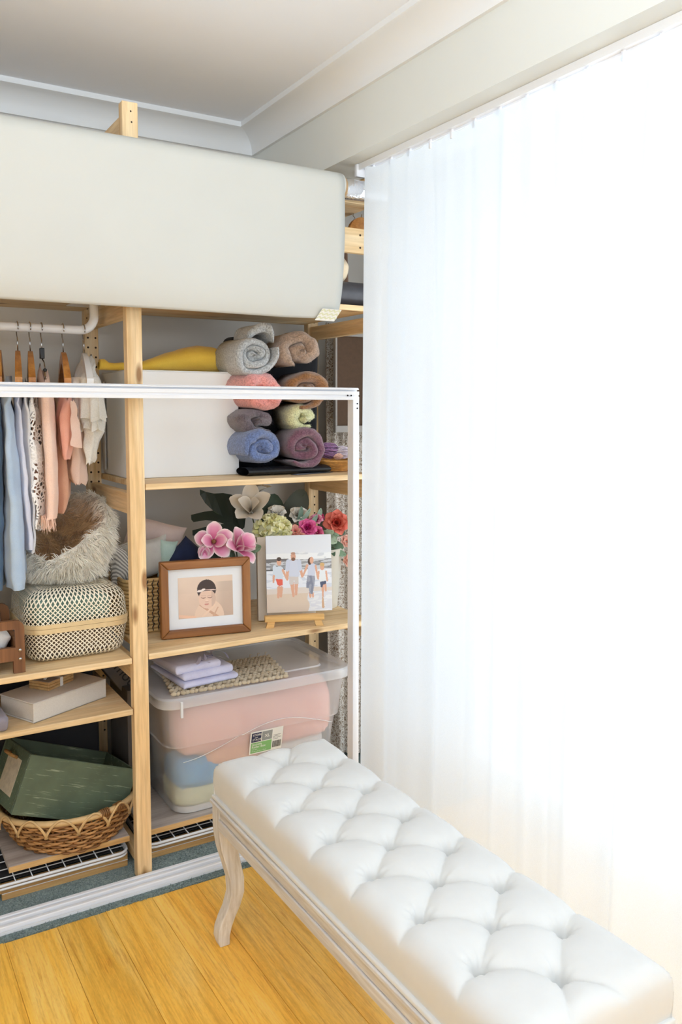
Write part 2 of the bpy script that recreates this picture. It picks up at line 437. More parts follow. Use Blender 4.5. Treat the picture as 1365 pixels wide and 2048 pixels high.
# ================================================================== PINE SHELVING
L_, M_, D_ = (244, 222, 184), (234, 204, 158), (216, 176, 120)
wood('pine_x', 'x', L_, M_, D_); wood('pine_z', 'z', L_, M_, D_); wood('pine_y', 'y', L_, M_, D_)
wood('pine_aged', 'x', (222, 184, 128), (206, 162, 104), (180, 134, 78))
wood('washed_board', 'x', (206, 196, 190), (186, 175, 168), (158, 146, 138), knots=False)
plain('hole_dark', (46, 28, 16), 0.9)
SH = thing('shelving_unit', 'tall pine shelving with open side frames and plank shelves against the back wall', 'shelving', (0.735, 2.6, 0))
def peg_holes(x, y, z0, z1, dx, parent, n='-y', z_step=.032):
    m = MB(); z = z0
    while z < z1:
        for d in dx:
            if n == '-y': M = Matrix.Translation((x+d, y, z)) @ Matrix.Rotation(PI/2, 4, 'X')
            else: M = Matrix.Translation((x, y+d, z)) @ Matrix.Rotation(-PI/2, 4, 'Y')
            m.lathe([(0, .0004), (.0036, .0004), (.0036, -.001)], 8, M=M)
        z += z_step
    o = part(m, 'peg_holes', 'hole_dark', parent); o['kind'] = 'stuff'; return o
for xa, mid in ((-0.133, False), (0.712, True), (1.557, True)):
    xb = xa+.045
    part(MB().rbox(xa, xb, 2.360, 2.394, 0.002, 2.262, .0025), 'post', 'pine_z', SH)
    bp = part(MB().rbox(xa, xb, 2.826, 2.860, 0.002, 2.262, .0025), 'post', 'pine_z', SH)
    if mid:
        peg_holes((xa+xb)/2, 2.826, .30, 2.2, (-.0125, .0125) if xa < 1 else (0.004,), bp)
    for z0, z1 in ((.03, .065), (.60, .655), (1.098, 1.160), (1.672, 1.722), (2.186, 2.236)):
        part(MB().rbox(xa+.009, xb-.009, 2.394, 2.826, z0, z1, .002), 'crossbar', 'pine_y', SH)
for x, z in ((.7365, 2.236), (.7385, 2.207)):
    part(MB().lathe([(0, .0005), (.0022, .0005), (.003, -.001)], 10, M=Matrix.Translation((x, 2.360, z)) @ Matrix.Rotation(PI/2, 4, 'X')), 'screw_hole', 'hole_dark', SH)
def shelf(xa, xb, z0, z1, ya=2.362, yb=2.858, m='pine_x', name='shelf'):
    return part(MB().rbox(xa, xb, ya, yb, z0, z1, .0025), name, m, SH)
SL = (-.086, .7095); SR = (.7595, 1.5545)
shelf(*SL, 1.732, 1.750); shelf(*SR, 1.732, 1.750)
shelf(*SR, 1.171, 1.189); shelf(*SR, .666, .684)
shelf(*SL, .661, .679); shelf(*SL, .508, .526)
shelf(.362, .7095, .092, .110, 2.428, 2.80, 'washed_board', 'base_board'); shelf(*SR, .092, .110, 2.428, 2.80, 'washed_board', 'base_board')
part(MB().rbox(.362, .7095, 2.4255, 2.428, .0925, .1095, .0008, 1), 'edge_strip', 'pine_aged', SH)
part(MB().rbox(*SR, 2.4255, 2.428, .0925, .1095, .0008, 1), 'edge_strip', 'pine_aged', SH)
# base battens on the carpet
for xa, xb in ((.345, .7095), (.7595, 1.5545)):
    part(MB().rbox(xa, xb, 2.452, 2.475, .002, .020, .0015), 'base_batten', 'pine_aged', SH)
    part(MB().rbox(xa-.3 if xa < .5 else xa, xb, 2.452, 2.475, .0225, .043, .0015), 'base_batten', 'pine_aged', SH)
    part(MB().box(xa, xb, 2.4535, 2.474, .0195, .023), 'joint_strip', 'trim_paint', SH)
# upper rails on the right-hand side frame, seen past the paper
part(MB().rbox(1.30, 1.602, 2.338, 2.359, 1.914, 1.993, .002), 'front_rail', 'pine_x', SH)
for z in (1.932, 1.972):
    part(MB().lathe([(0, .0005), (.0036, .0005), (.0036, -.001)], 10, M=Matrix.Translation((1.483, 2.338, z)) @ Matrix.Rotation(PI/2, 4, 'X')), 'screw_hole', 'hole_dark', SH)
shelf(*SR, 2.078, 2.096)

# wire trays under the base boards
plain('white_wire', (232, 233, 236), 0.35, var=0.01)
plain('charcoal', (52, 52, 56), 0.7)
for nm, xa, xb, lab in (('wire_tray', .10, .7065, 'white wire grid tray under the wicker basket'), ('wire_tray', .7635, 1.50, 'white wire grid tray under the clear plastic tub')):
    T = thing(nm, lab, 'wire tray', ((xa+xb)/2, 2.55, .046), group=None)
    ya, yb, z = 2.428, 2.80, .060; r = .03
    loop = []
    for cx, cy, a0 in ((xa+r, ya+r, PI), (xb-r, ya+r, 1.5*PI), (xb-r, yb-r, 0), (xa+r, yb-r, .5*PI)):
        loop += [(cx+r*math.cos(a0+i*PI/8), cy+r*math.sin(a0+i*PI/8), z) for i in range(5)]
    part(MB().tube(loop, .0042, 8, True), 'rim', 'white_wire', T, smooth=True)
    part(MB().tube([(p[0], p[1], z-.0105) for p in loop], .0036, 8, True), 'rim', 'white_wire', T, smooth=True)
    n = round((xb-xa)/.046); w0 = part(MB().tube([(0, ya, z+.001), (0, yb, z+.001)], .0017, 6), 'cross_wire', 'white_wire', T, smooth=True)
    Lx = T.location.x
    w0.location.x = 0
    for i in range(1, n):
        X = xa+(xb-xa)*i/n
        (w0 if i == 1 else share(w0, 'cross_wire', T)).location.x = X
    w1 = None
    for j in range(1, 8):
        y = ya+.046*j
        if w1 is None:
            w1 = part(MB().tube([(xa, 0, z-.002), (xb, 0, z-.002)], .0017, 6), 'long_wire', 'white_wire', T, smooth=True); w1.location.y = y
        else: share(w1, 'long_wire', T).location.y = y
    part(MB().box(xa+.01, xb-.01, 2.478, 2.78, .0455, .0475), 'liner', 'charcoal', T)

# ================================================================== PAPER BACKDROP ROLL
def paper_mat():
    t = NT('backdrop_paper'); v = t.coords(); n = t.noise(v, 2.2, 3)
    t.color(t.ramp(n, [(0.3, lin((203, 204, 199))), (0.7, lin((208, 209, 204)))])); t.rough(0.75)
    t.bump(t.noise(v, 500, 3), 0.04, 0.001); MATS['backdrop_paper'] = t.m
paper_mat()
plain('cardboard', (190, 158, 118), 0.85, var=0.08, nscale=40)
plain('foil', (225, 225, 228), 0.16, 0.9, var=0.04, nscale=20, bump=0.5, bscale=25, bdist=0.01)
PR = thing('backdrop_roll', 'roll of cream backdrop paper hanging in front of the shelving top', 'paper roll', (0.5, 2.306, 2.105))
cy, cz, cr = 2.306, 2.103, .043
part(MB().lathe([(.0325, -.9), (cr-.001, -.9), (cr-.001, 1.385), (.0325, 1.385)], 32, M=Matrix.Translation((0, cy, cz)) @ Matrix.Rotation(PI/2, 4, 'Y')), 'wound_paper', 'backdrop_paper', PR, smooth=True, angle=40)
part(MB().lathe([(.0255, -.9), (.032, -.9), (.032, 1.398), (.0255, 1.398), (.0255, -.9)], 24, M=Matrix.Translation((0, cy, cz)) @ Matrix.Rotation(PI/2, 4, 'Y')), 'core_tube', 'cardboard', PR, smooth=True, angle=40)
path = [(cy+cr*math.cos(a), cz+cr*math.sin(a)) for a in [PI*.25+i*PI*.75/12 for i in range(13)]]
path += [(cy-cr-.001, 2.05), (cy-cr-.0012, 2.0), (cy-cr-.002, 1.92), (cy-cr-.002, 1.84), (cy-cr-.001, 1.79), (cy-cr+.003, 1.755), (cy-cr+.010, 1.725), (cy-cr+.020, 1.702), (cy-cr+.030, 1.687)]
def sheet(u, v):
    f = v*(len(path)-1); i = min(int(f), len(path)-2); w = f-i
    y = lerp(path[i][0], path[i+1][0], w); z = lerp(path[i][1], path[i+1][1], w)
    low = smoothstep(2.0, 1.68, z)
    X = lerp(-.85, 1.378, u)
    e = smoothstep(.90, 1.0, u)*low
    y += .012*e + .004*low*math.sin(X*5.0); z += .0
    X -= .004*low*e
    return (X, y, z+.006*e*low)
pm = part(MB().grid(sheet, 90, len(path)*2), 'hanging_sheet', 'backdrop_paper', PR, smooth=True, fix=False)
so = pm.modifiers.new('thickness', 'SOLIDIFY'); so.thickness = .0006
part(MB().lathe([(.0, 1.398), (.030, 1.398), (.033, 1.41), (.031, 1.46), (.032, 1.55), (0, 1.56)], 24, M=Matrix.Translation((0, cy, cz)) @ Matrix.Rotation(PI/2, 4, 'Y')), 'foil_sleeve', 'foil', PR, smooth=True, angle=50, label='shiny silver sleeve on the tube end')
for x in (.55, 1.40):
    pass
# strip of patterned tape on the corner
plain('tape_cream', (246, 245, 238), 0.6); plain('tape_green', (226, 226, 192), 0.6)
tp = MB(); tz = 1.689
def tpt(a, b, o=.0):   # a along x 0..1, b up 0..1
    X = 1.292+.072*a + .012*b
    z = tz+.034*b-.004
    u = (X+.85)/2.228
    k = 0
    y = cy-cr+.034-.028*b + .010*smoothstep(.9, 1, u)
    return (X, y-.0022-o, z)
tp.grid(lambda u, v: tpt(u, v), 8, 4)
tape = part(tp, 'tape_strip', 'tape_cream', PR, label='cream tape with pale green zigzags')
for k in range(3):
    b0 = .10+.3*k
    zz = [(i/8, b0+(.10 if i % 2 else -.05)+.05) for i in range(9)]
    mb = MB()
    mb.add([tpt(a, b, .0006) for a, b in zz]+[tpt(a, min(1, b+.14), .0006) for a, b in zz], [(i, i+1, i+10, i+9) for i in range(8)])
    part(mb, 'zigzag', 'tape_green', tape)

# ================================================================== SHEER CURTAIN
t = NT('sheer_curtain'); v = t.coords()
wv = t.noise(v, 900, 2, 0.6)
t.color(lin((236, 243, 251))); t.rough(0.9); t.b.inputs['Specular IOR Level'].default_value = 0.1
tr = t.new('ShaderNodeBsdfTranslucent'); tr.inputs[0].default_value = (*lin((240, 246, 252)), 1)
tp_ = t.new('ShaderNodeBsdfTransparent')
m1 = t.new('ShaderNodeMixShader'); m1.inputs[0].default_value = 0.42
m2 = t.new('ShaderNodeMixShader'); t.link(t.ramp(wv, [(0.35, (.02,)*3), (0.65, (.10,)*3)]), m2.inputs[0])
t.link(t.b.outputs[0], m1.inputs[1]); t.link(tr.outputs[0], m1.inputs[2])
t.link(m1.outputs[0], m2.inputs[1]); t.link(tp_.outputs[0], m2.inputs[2]); t.link(m2.outputs[0], t.out.inputs[0])
MATS['sheer_curtain'] = t.m
CU = thing('curtain', 'long white sheer curtain hanging from the beam beside the wardrobe', 'curtain', (1.475, 1.0, 0.0))
rr = random.Random(11)
Y0, Y1 = 2.272, -1.6
hooks = [2.262-.098*i for i in range(40)]
folds = []; y = 2.30
while y > Y1-.2:
    folds.append((y, rr.uniform(.012, .030), rr.uniform(-.02, .05))); y -= rr.uniform(.045, .14)
def fold_x(y, z):
    d = 0.0; h = 1-z/2.17
    for i, (fy, a, lean) in enumerate(folds):
        yy = y-fy-lean*h
        if abs(yy) < .16:
            d += (a*(.40+.6*h))*math.exp(-(yy/(.018+.012*h))**2)*(1 if i % 2 else -1)
    return d + .010*math.sin(y*7.3+1.2*h) + .004*math.sin(y*31)
def cur(u, v):
    y = lerp(Y0, Y1, u); z = lerp(2.1690, .004, v)
    ph = (y-hooks[0])/.098
    sag = abs(math.sin(PI*ph))
    big = .008 + .030*math.exp(-((y-1.60)/.03)**2) + .055*math.exp(-((y-1.31)/.035)**2)
    if v < .06: z -= sag*big*(1-v/.06)**1.5
    pinch = 1-.55*math.exp(-v*18)
    x = 1.478 + fold_x(y, z)*pinch*(1.0 if y < 2.2 else .8)
    if y > 2.2: x -= .018*smoothstep(2.2, 2.272, y)
    y += .02*(1-z/2.17)*math.sin(y*3.1)
    return (x, y, z)
part(MB().grid(cur, 620, 56), 'drape', 'sheer_curtain', CU, smooth=True, fix=False)
CR = thing('curtain_track', 'white curtain track with gliders under the cream beam', 'curtain track', (1.475, 1.0, 2.17))
part(MB().box(1.462, 1.492, Y1, 2.315, 2.176, 2.1895).box(1.462, 1.465, Y1, 2.315, 2.170, 2.176).box(1.489, 1.492, Y1, 2.315, 2.170, 2.176), 'track', 'white_aluminium', CR)
g0 = part(MB().rbox(1.482, 1.490, -.005, .005, 2.150, 2.178, .002, 1), 'glider', 'white_aluminium', CR)
for i, hy in enumerate(hooks):
    (g0 if i == 0 else share(g0, 'glider', CR)).location.y = hy
part(MB().rbox(1.455, 1.499, 2.315, 2.330, 2.150, 2.190, .003), 'end_stop', 'white_aluminium', CR)

# ================================================================== TUFTED BENCH
BN = thing('tufted_bench', 'white button-tufted upholstered bench with whitewashed curved legs', 'bench', (0.965, 1.395, 0))
t = NT('bench_linen'); v = t.coords(); n = t.noise(v, 1500, 2, 0.7); n2 = t.noise(v, 12, 3)
t.color(t.ramp(n2, [(0.3, lin((218, 218, 216))), (0.7, lin((223, 223, 221)))])); t.rough(0.85)
t.b.inputs['Sheen Weight'].default_value = 0.15; t.bump(n, 0.08, 0.0008); MATS['bench_linen'] = t.m
wood('whitewash', 'y', (230, 231, 234), (220, 219, 220), (200, 196, 195), knots=False, bump=0.2)
wood('whitewash_z', 'z', (230, 231, 234), (220, 219, 220), (200, 196, 195), knots=False, bump=0.2)
bx0, bx1, by0, by1 = .797, 1.136, .825, 1.966
btn = [(.871, 1.80-.16*i) for i in range(6)] + [(1.062, 1.80-.16*i) for i in range(6)] + [(.966, 1.875-.16*i) for i in range(7)]
segs = []
for i, (a, b) in enumerate(btn):
    for (c, d) in btn[i+1:]:
        if abs(a-c) < .11 and abs(a-c) > .05 and abs(b-d) < .1: segs.append((a, b, c, d))
for a, b in btn:
    if a < .9: segs.append((a, b, bx0, b-.03))
    elif a > 1.0: segs.append((a, b, bx1, b+.035))
segs += [(.966, 1.875, .90, by1), (.966, 1.875, 1.03, by1), (.966, .915, .90, by0), (.966, .915, 1.03, by0)]
def seg_d(x, y, s):
    ax, ay, bx, by = s; dx, dy = bx-ax, by-ay
    t_ = max(0, min(1, ((x-ax)*dx+(y-ay)*dy)/(dx*dx+dy*dy)))
    return math.hypot(x-ax-dx*t_, y-ay-dy*t_), t_
def tuft(x, y):
    d = min(math.hypot(x-a, y-b) for a, b in btn)
    e = min(seg_d(x, y, s)[0] for s in segs if abs(s[1]-y) < .2)
    dep = .024*math.exp(-(d/.012)**2) + .024*math.exp(-d/.024)
    dep += .0065*math.exp(-e/.0045) + .006*math.exp(-(e/.022)**2)
    for a, b in btn:                       # gathers radiating from each button
        r = math.hypot(x-a, y-b)
        if r < .045: dep += .0016*math.sin(9*math.atan2(y-b, x-a)+a*40+b*9)*math.exp(-((r-.020)/.012)**2)
    return dep
def sect(lo, hi, n):
    out = [(lo+.004, 0.0), (lo+.001, .25), (lo, .5), (lo+.001, .66)]
    R = .040
    for i in range(1, 7):
        a = i/6*PI/2
        out.append((lo+R*(1-math.cos(a))*.9+.001, .66+.34*math.sin(a)))
    a0, a1 = out[-1][0], lo+hi-out[-1][0]
    mid = [(lerp(a0, a1, i/n), 1.0) for i in range(1, n)]
    return out+mid+[(lo+hi-p, q) for p, q in reversed(out)]
sx = sect(bx0, bx1, 84); sy = sect(by0, by1, 330)
mb = MB(); vs = []
for y, fy in sy:
    for x, fx in sx:
        f = min(fx, fy) if fx < .999 and fy < .999 else fx*fy
        top = .4985 + .004*math.sin(PI*(x-bx0)/(bx1-bx0))
        w = smoothstep(.60, 1.0, f)
        vs.append((x, y, lerp(.403, top, f)-tuft(x, y)*w))
nx = len(sx)
mb.add(vs, [(j*nx+i, j*nx+i+1, (j+1)*nx+i+1, (j+1)*nx+i) for j in range(len(sy)-1) for i in range(nx-1)])
part(mb, 'cushion', 'bench_linen', BN, smooth=True)
b0 = None
for a, b in btn:
    if b0 is None:
        b0 = part(MB().sphere((0, 0, .4555), (.0085, .0085, .004), 14, 8), 'button', 'bench_linen', BN, smooth=True)
        q = b0
    else: q = share(b0, 'button', BN)
    q.location.x = a; q.location.y = b
# welt, apron and mouldings
part(MB().rbox(bx0-.004, bx1+.004, by0-.004, by1+.004, .394, .406, .004, 3), 'welt', 'bench_linen', BN, smooth=True, angle=60)
part(MB().rbox(bx0-.008, bx1+.008, by0-.008, by1+.008, .383, .394, .0035, 3), 'top_moulding', 'whitewash', BN)
for x0, x1, y0, y1 in ((bx0-.001, bx0+.018, by0+.04, by1-.04), (bx1-.018, bx1+.001, by0+.04, by1-.04), (bx0+.04, bx1-.04, by0-.001, by0+.018), (bx0+.04, bx1-.04, by1-.018, by1+.001)):
    part(MB().rbox(x0, x1, y0, y1, .357, .383, .002), 'apron', 'whitewash', BN)
    gx, gy = (.004 if y1-y0 > .5 else 0), (.004 if x1-x0 > .2 else 0)
    part(MB().rbox(x0-gx, x1+gx, y0-gy, y1+gy, .328, .3565, .0025), 'apron_bead', 'whitewash', BN)
lp = [(.383, 0, .047), (.345, 0, .047), (.31, .001, .046), (.27, .006, .044), (.23, .016, .041), (.19, .025, .039), (.15, .027, .037), (.11, .019, .036), (.08, .009, .036), (.05, .001, .036), (.025, -.001, .034), (.008, .003, .030), (.0, .006, .027)]
for sx_, sy_ in ((1, -1), (1, 1), (-1, -1), (-1, 1)):
    m = MB(); vs = []
    ox = bx0-.003 if sx_ > 0 else bx1+.003; oy = by0-.003 if sy_ > 0 else by1+.003
    for z, o, w in lp:
        for p, q in ((0, 0), (1, 0), (1, 1), (0, 1)):
            vs.append((ox+sx_*(o+p*w), oy+sy_*(o*.8+q*w), z))
    n = len(lp)
    m.add(vs, [(i*4+k, i*4+(k+1) % 4, i*4+4+(k+1) % 4, i*4+4+k) for i in range(n-1) for k in range(4)]+[(0, 1, 2, 3), tuple(4*n-4+k for k in (3, 2, 1, 0))])
    lg = part(m, 'leg', 'whitewash_z', BN, smooth=True, angle=40)
    bv = lg.modifiers.new('soft_edges', 'BEVEL'); bv.width = .0025; bv.segments = 2; bv.limit_method = 'ANGLE'; bv.angle_limit = math.radians(50)

# ================================================================== CLOTHES RAIL
plain('white_gloss', (240, 240, 240), 0.3, var=0.01)
CLR = thing('clothes_rail', 'white tubular clothes rail hung under the upper shelf', 'clothes rail', (0.4, 2.6, 1.73))
RZ, RY = 1.646, 2.600
pts = [(-.08, RY, RZ), (.30, RY, RZ), (.640, RY, RZ)] + [(.640+.045*math.sin(i*PI/16), RY, RZ+.045*(1-math.cos(i*PI/16))) for i in range(1, 9)] + [(.685, RY, 1.729)]
part(MB().tube(pts, .0135, 18), 'rail', 'white_gloss', CLR, smooth=True, angle=50)
part(MB().rbox(.625, .709, 2.50, 2.70, 1.7275, 1.7315, .001, 1), 'mounting_plate', 'white_gloss', CLR)

# ================================================================== HANGERS
wood('hanger_wood', 'y', (206, 146, 76), (186, 122, 56), (150, 90, 36), rough=0.35, knots=False)
plain('chrome', (190, 190, 192), 0.18, 1.0, var=0.01)
plain('black_plastic', (26, 27, 30), 0.4)
def hook(m, x, ztop, zbot, r=.0017):
    R = .0165
    p = [(x, RY-R*math.cos(a), ztop-R+R*math.sin(a)) for a in [(-.15+i*1.15/10)*PI for i in range(11)]]
    p += [(x, RY+R*.6, ztop-2*R-.006), (x, RY+.001, ztop-2*R-.016), (x, RY, zbot)]
    return m.tube(p, r, 6)
def wood_hanger(x, lab, rot=0.0, white=False, drop=0.0):
    H = thing('clothes_hanger', lab, 'hanger', (x, RY, RZ), group='hangers on the white rail')
    tw = math.tan(math.radians(rot or 10.0))
    part(hook(MB(), x, RZ+.0165, 1.578-drop), 'hook', 'chrome', H, smooth=True)
    n = 24; t_ = .0065
    def arm(i): a = -1+2*i/n; return (RY+.205*a, 1.578-drop-.085*abs(a)**1.5)
    vs = []
    for i in range(n+1):
        y, z = arm(i); h = .034-.010*abs(-1+2*i/n); b = .012*abs(-1+2*i/n)
        sx_ = x+(y-RY)*tw; vs += [(sx_-t_-b*.25, y, z), (sx_+t_+b*.25, y, z), (sx_+t_+b*.25, y, z-h), (sx_-t_-b*.25, y, z-h)]
    m = MB().add(vs, [(i*4+k, i*4+(k+1) % 4, i*4+4+(k+1) % 4, i*4+4+k) for i in range(n) for k in range(4)]+[(3, 2, 1, 0), tuple(4*n+k for k in range(4))])
    o = part(m, 'hanger_body', 'white_gloss' if white else 'hanger_wood', H, smooth=True, angle=40)
    return H
wood_hanger(.408, 'wooden hanger inside the pale blue shirt')
wood_hanger(.460, 'wooden hanger holding the lavender white garment')
wood_hanger(.495, 'wooden hanger between the white and the lace garment')
wood_hanger(.590, 'wooden hanger holding the coral pink romper')
wood_hanger(.652, 'white hanger inside the ivory lace dress', white=True)
H = thing('clip_hanger', 'chrome hanger with black sleeve that carries the peach wrap', 'hanger', (.528, RY, RZ), group='hangers on the white rail')
m = MB(); hook(m, .528, RZ+.0165, 1.572, .0018)
part(m, 'hook', 'chrome', H, smooth=True)
part(MB().rbox(.5215, .5345, RY-.007, RY+.007, 1.556, 1.588, .002), 'sleeve', 'black_plastic', H)
part(MB().tube([(.528, RY, 1.556), (.528, RY-.03, 1.543), (.503, RY-.16, 1.500), (.503, RY-.165, 1.494), (.525, RY, 1.490), (.545, RY+.165, 1.494), (.528, RY+.03, 1.543)], .002, 6), 'bar', 'chrome', H, smooth=True)
part(MB().sphere((.498, 2.418, 1.514), .0055), 'cap', 'black_plastic', H, smooth=True)

# ================================================================== GARMENTS
def garment(name, rows, yf, yb, mat, label, nwave=7, amp=.006, hem=.0, seed=0, cat='garment', group='clothes on the white rail', top_close=True, ny=26, extra=None, jit=.004):
    """rows: (z, x left, x right) of the front edge, top to bottom; the cloth runs back to yb"""
    rows = sorted(rows, key=lambda r: -r[0])
    zs = [r[0] for r in rows]; rnd = random.Random(seed); ph = rnd.uniform(0, 6.28)
    L = [(-r[0], r[1]) for r in rows]; Rr = [(-r[0], r[2]) for r in rows]
    n = 2*ny; nz = max(12, int((zs[0]-zs[-1])/.014))
    vs = []; fs = []
    for j in range(nz+1):
        z = lerp(zs[0], zs[-1], j/nz); xl, xr = interp(L, -z), interp(Rr, -z)
        for i in range(n):
            a = 2*PI*i/n
            q = -math.cos(a); y = lerp(yf, yb, .5+.5*q*(1 if abs(q) < 1 else 1))
            k = abs(math.sin(a))**.55; sgn = 1 if math.sin(a) > 0 else -1
            xc, hw = (xl+xr)/2, (xr-xl)/2
            s_ = (y-yf)/(yb-yf)
            d = amp*math.sin(ph+s_*nwave*PI+.6*math.sin(z*9+ph))*smoothstep(zs[0]+.01, zs[0]-.12, z)
            x = xc+sgn*hw*k*(.75+.25*(1-s_))+d+(y-yf)*.165
            zz = z
            if j == nz: zz += hem*math.sin(i*2.4+seed)+hem*.6*math.sin(i*5.1)
            if z > zs[0]-.12: zz -= .16*max(0, abs(s_-.5)-.02)**1.4*smoothstep(zs[0]-.12, zs[0], z)
            p = Vector((x, y, zz))
            vs.append(tuple(p+wob(p, 22, jit)))
    for j in range(nz):
        for i in range(n):
            k = (i+1) % n
            fs.append((j*n+i, j*n+k, j*n+n+k, j*n+n+i))
    if top_close: fs.append(tuple(range(n)))
    m = MB().add(vs, fs)
    return single(m, name, mat, label, cat, smooth=True, group=group, fix=True)
fabric('blue_cotton', (188, 206, 226), (168, 189, 214)); fabric('blue_denim', (112, 141, 170), (88, 116, 148))
fabric('lavender_cotton', (226, 228, 240), (206, 208, 226)); fabric('white_cotton', (236, 236, 238), (222, 222, 226))
fabric('peach_gauze', (252, 222, 204), (248, 206, 184), weave=420, bump=.6); fabric('peach_deep', (226, 178, 152), (208, 158, 132))  # the second peach is a deeper cloth tone than the gauze
fabric('coral_cotton', (240, 184, 166), (232, 166, 146)); fabric('ivory_lace_cloth', (252, 251, 246), (244, 242, 234), weave=260, bump=.9, translucent=.12)
fabric('tulle_pink', (250, 228, 214), (248, 214, 196), translucent=.25); fabric('mustard_print', (232, 178, 96), (238, 206, 170), nscale=40)
lace('white_lace', (250, 249, 247), 80, .95); lace('lace_grey', (205, 200, 194), 110, .6)
garment('denim_shirt', [(1.50, .352, .366), (1.443, .344, .392), (1.293, .339, .390), (1.087, .333, .386), (.90, .328, .380)], 2.455, 2.78, 'blue_denim', 'dusty blue denim garment behind the pale blue sleeve', seed=1)
garment('blue_shirt', [(1.505, .392, .410), (1.443, .379, .402), (1.376, .379, .409), (1.294, .380, .415), (1.157, .380, .424), (1.019, .373, .428), (.935, .371, .430), (.930, .377, .425), (.905, .378, .423)], 2.40, 2.74, 'blue_cotton', 'pale blue long-sleeved shirt with cuffed hem', seed=2, nwave=5)
garment('lavender_gown', [(1.50, .424, .436), (1.471, .417, .432), (1.43, .418, .436), (1.292, .418, .441), (1.153, .422, .449), (1.068, .428, .452), (1.011, .432, .456)], 2.43, 2.76, 'lavender_cotton', 'lavender white garment next to the pale blue shirt', seed=3)
garment('white_gown', [(1.50, .446, .456), (1.43, .442, .459), (1.291, .442, .462), (1.15, .448, .464), (1.036, .451, .464), (1.001, .440, .462)], 2.45, 2.76, 'white_cotton', 'plain white garment beside the lace dress', seed=4, hem=.003)
garment('lace_dress', [(1.50, .466, .478), (1.43, .457, .484), (1.291, .457, .488), (1.206, .457, .492), (1.15, .459, .492), (1.121, .468, .490), (1.06, .470, .482)], 2.445, 2.76, 'white_lace', 'openwork white lace dress beside the peach wrap', seed=5, hem=.006, amp=.008, jit=.009)
garment('lining_dress', [(1.48, .469, .475), (1.20, .468, .482), (1.09, .470, .482)], 2.475, 2.74, 'peach_deep', 'taupe underlayer inside the white lace dress', seed=15)
garment('peach_wrap', [(1.534, .492, .507), (1.524, .484, .514), (1.505, .482, .517), (1.479, .481, .519), (1.431, .481, .523), (1.291, .484, .529), (1.206, .485, .530), (1.136, .489, .528), (1.107, .485, .524), (1.095, .483, .521)], 2.42, 2.76, 'peach_gauze', 'fringed peach gauze wrap folded over the clip hanger', seed=6, amp=.004, jit=.003)
m = MB(); rr = random.Random(4)
for i in range(150):         # fringe of the wrap
    y = 2.42+abs(rr.gauss(0, .10)); x = rr.uniform(.484, .520); z = 1.10+rr.uniform(-.004, .006)
    L2 = rr.uniform(.025, .045); dx, dy = rr.uniform(-.006, .006), rr.uniform(-.006, .006)
    m.tube([(x, y, z), (x+dx*.5, y+dy*.4, z-L2*.5), (x+dx, y+dy, z-L2)], [.0013, .001, .0004], 4)
fr = part(m, 'fringe', 'peach_gauze', bpy.data.objects['peach_wrap']); fr['kind'] = 'stuff'
# seam that parts the two folds of the wrap
garment('peach_cloth', [(1.45, .546, .566), (1.286, .548, .572), (1.197, .546, .588), (1.150, .547, .582), (1.120, .546, .572), (1.098, .546, .560)], 2.52, 2.74, 'peach_deep', 'deeper peach cloth hanging behind the fringed wrap', seed=7)
garment('floral_romper', [(1.46, .548, .566), (1.36, .546, .570), (1.30, .545, .570), (1.268, .546, .564)], 2.53, 2.72, 'mustard_print', 'mustard and cream floral romper behind the coral romper', seed=8)
cr_ = garment('coral_romper', [(1.485, .556, .580), (1.438, .541, .580), (1.389, .535, .583), (1.346, .538, .582), (1.300, .545, .574), (1.275, .549, .566), (1.262, .554, .562)], 2.44, 2.66, 'coral_cotton', 'coral pink romper with pale lining on wooden hanger', seed=9, nwave=9, amp=.007)
m = MB()
m.grid(lambda u, v: (.571+.030*math.sin(PI*u)*(.4+.6*v)+.010*u-.004, 2.430+.03*u*v, 1.432-.130*v-.01*math.sin(PI*u)), 8, 14)
jitter(m, 40, .006); part(m, 'lining', 'tulle_pink', cr_, smooth=True)
tu = garment('tulle_dress', [(1.46, .580, .606), (1.43, .578, .612), (1.359, .577, .618), (1.286, .577, .627), (1.226, .573, .630), (1.197, .582, .627), (1.182, .598, .616)], 2.50, 2.72, 'tulle_pink', 'blush tulle dress with scalloped hem', seed=10, nwave=9, hem=.004, amp=.008, jit=.008)
wl = garment('ivory_dress', [(1.575, .640, .656), (1.555, .622, .662), (1.526, .608, .668), (1.483, .600, .676), (1.432, .597, .681), (1.385, .605, .684), (1.355, .612, .678), (1.330, .615, .668), (1.286, .620, .654), (1.249, .628, .648)], 2.49, 2.72, 'ivory_lace_cloth', 'ivory ruffled lace dress on a white hanger', seed=12, nwave=11, amp=.010, hem=.006, jit=.012)
for k, (z0, z1, xa, xb, yf) in enumerate(((1.50, 1.452, .594, .676, 2.472), (1.462, 1.375, .596, .690, 2.480), (1.385, 1.345, .612, .684, 2.484))):   # ruffles
    def rf(u, v, z0=z0, z1=z1, xa=xa, xb=xb, yf=yf, k=k):
        a = PI*(.02+.96*u); w = .008*math.sin(u*34+k)*v
        return ((xa+xb)/2-(xb-xa)/2*(1+.10*v)*math.cos(a)+w, yf+.10*(1-math.sin(a)**.7)-.012*v+w, lerp(z0, z1, v)+.006*math.sin(u*21+k)*v)
    part(MB().grid(rf, 60, 8), 'ruffle', 'ivory_lace_cloth', wl, smooth=True, fix=False)

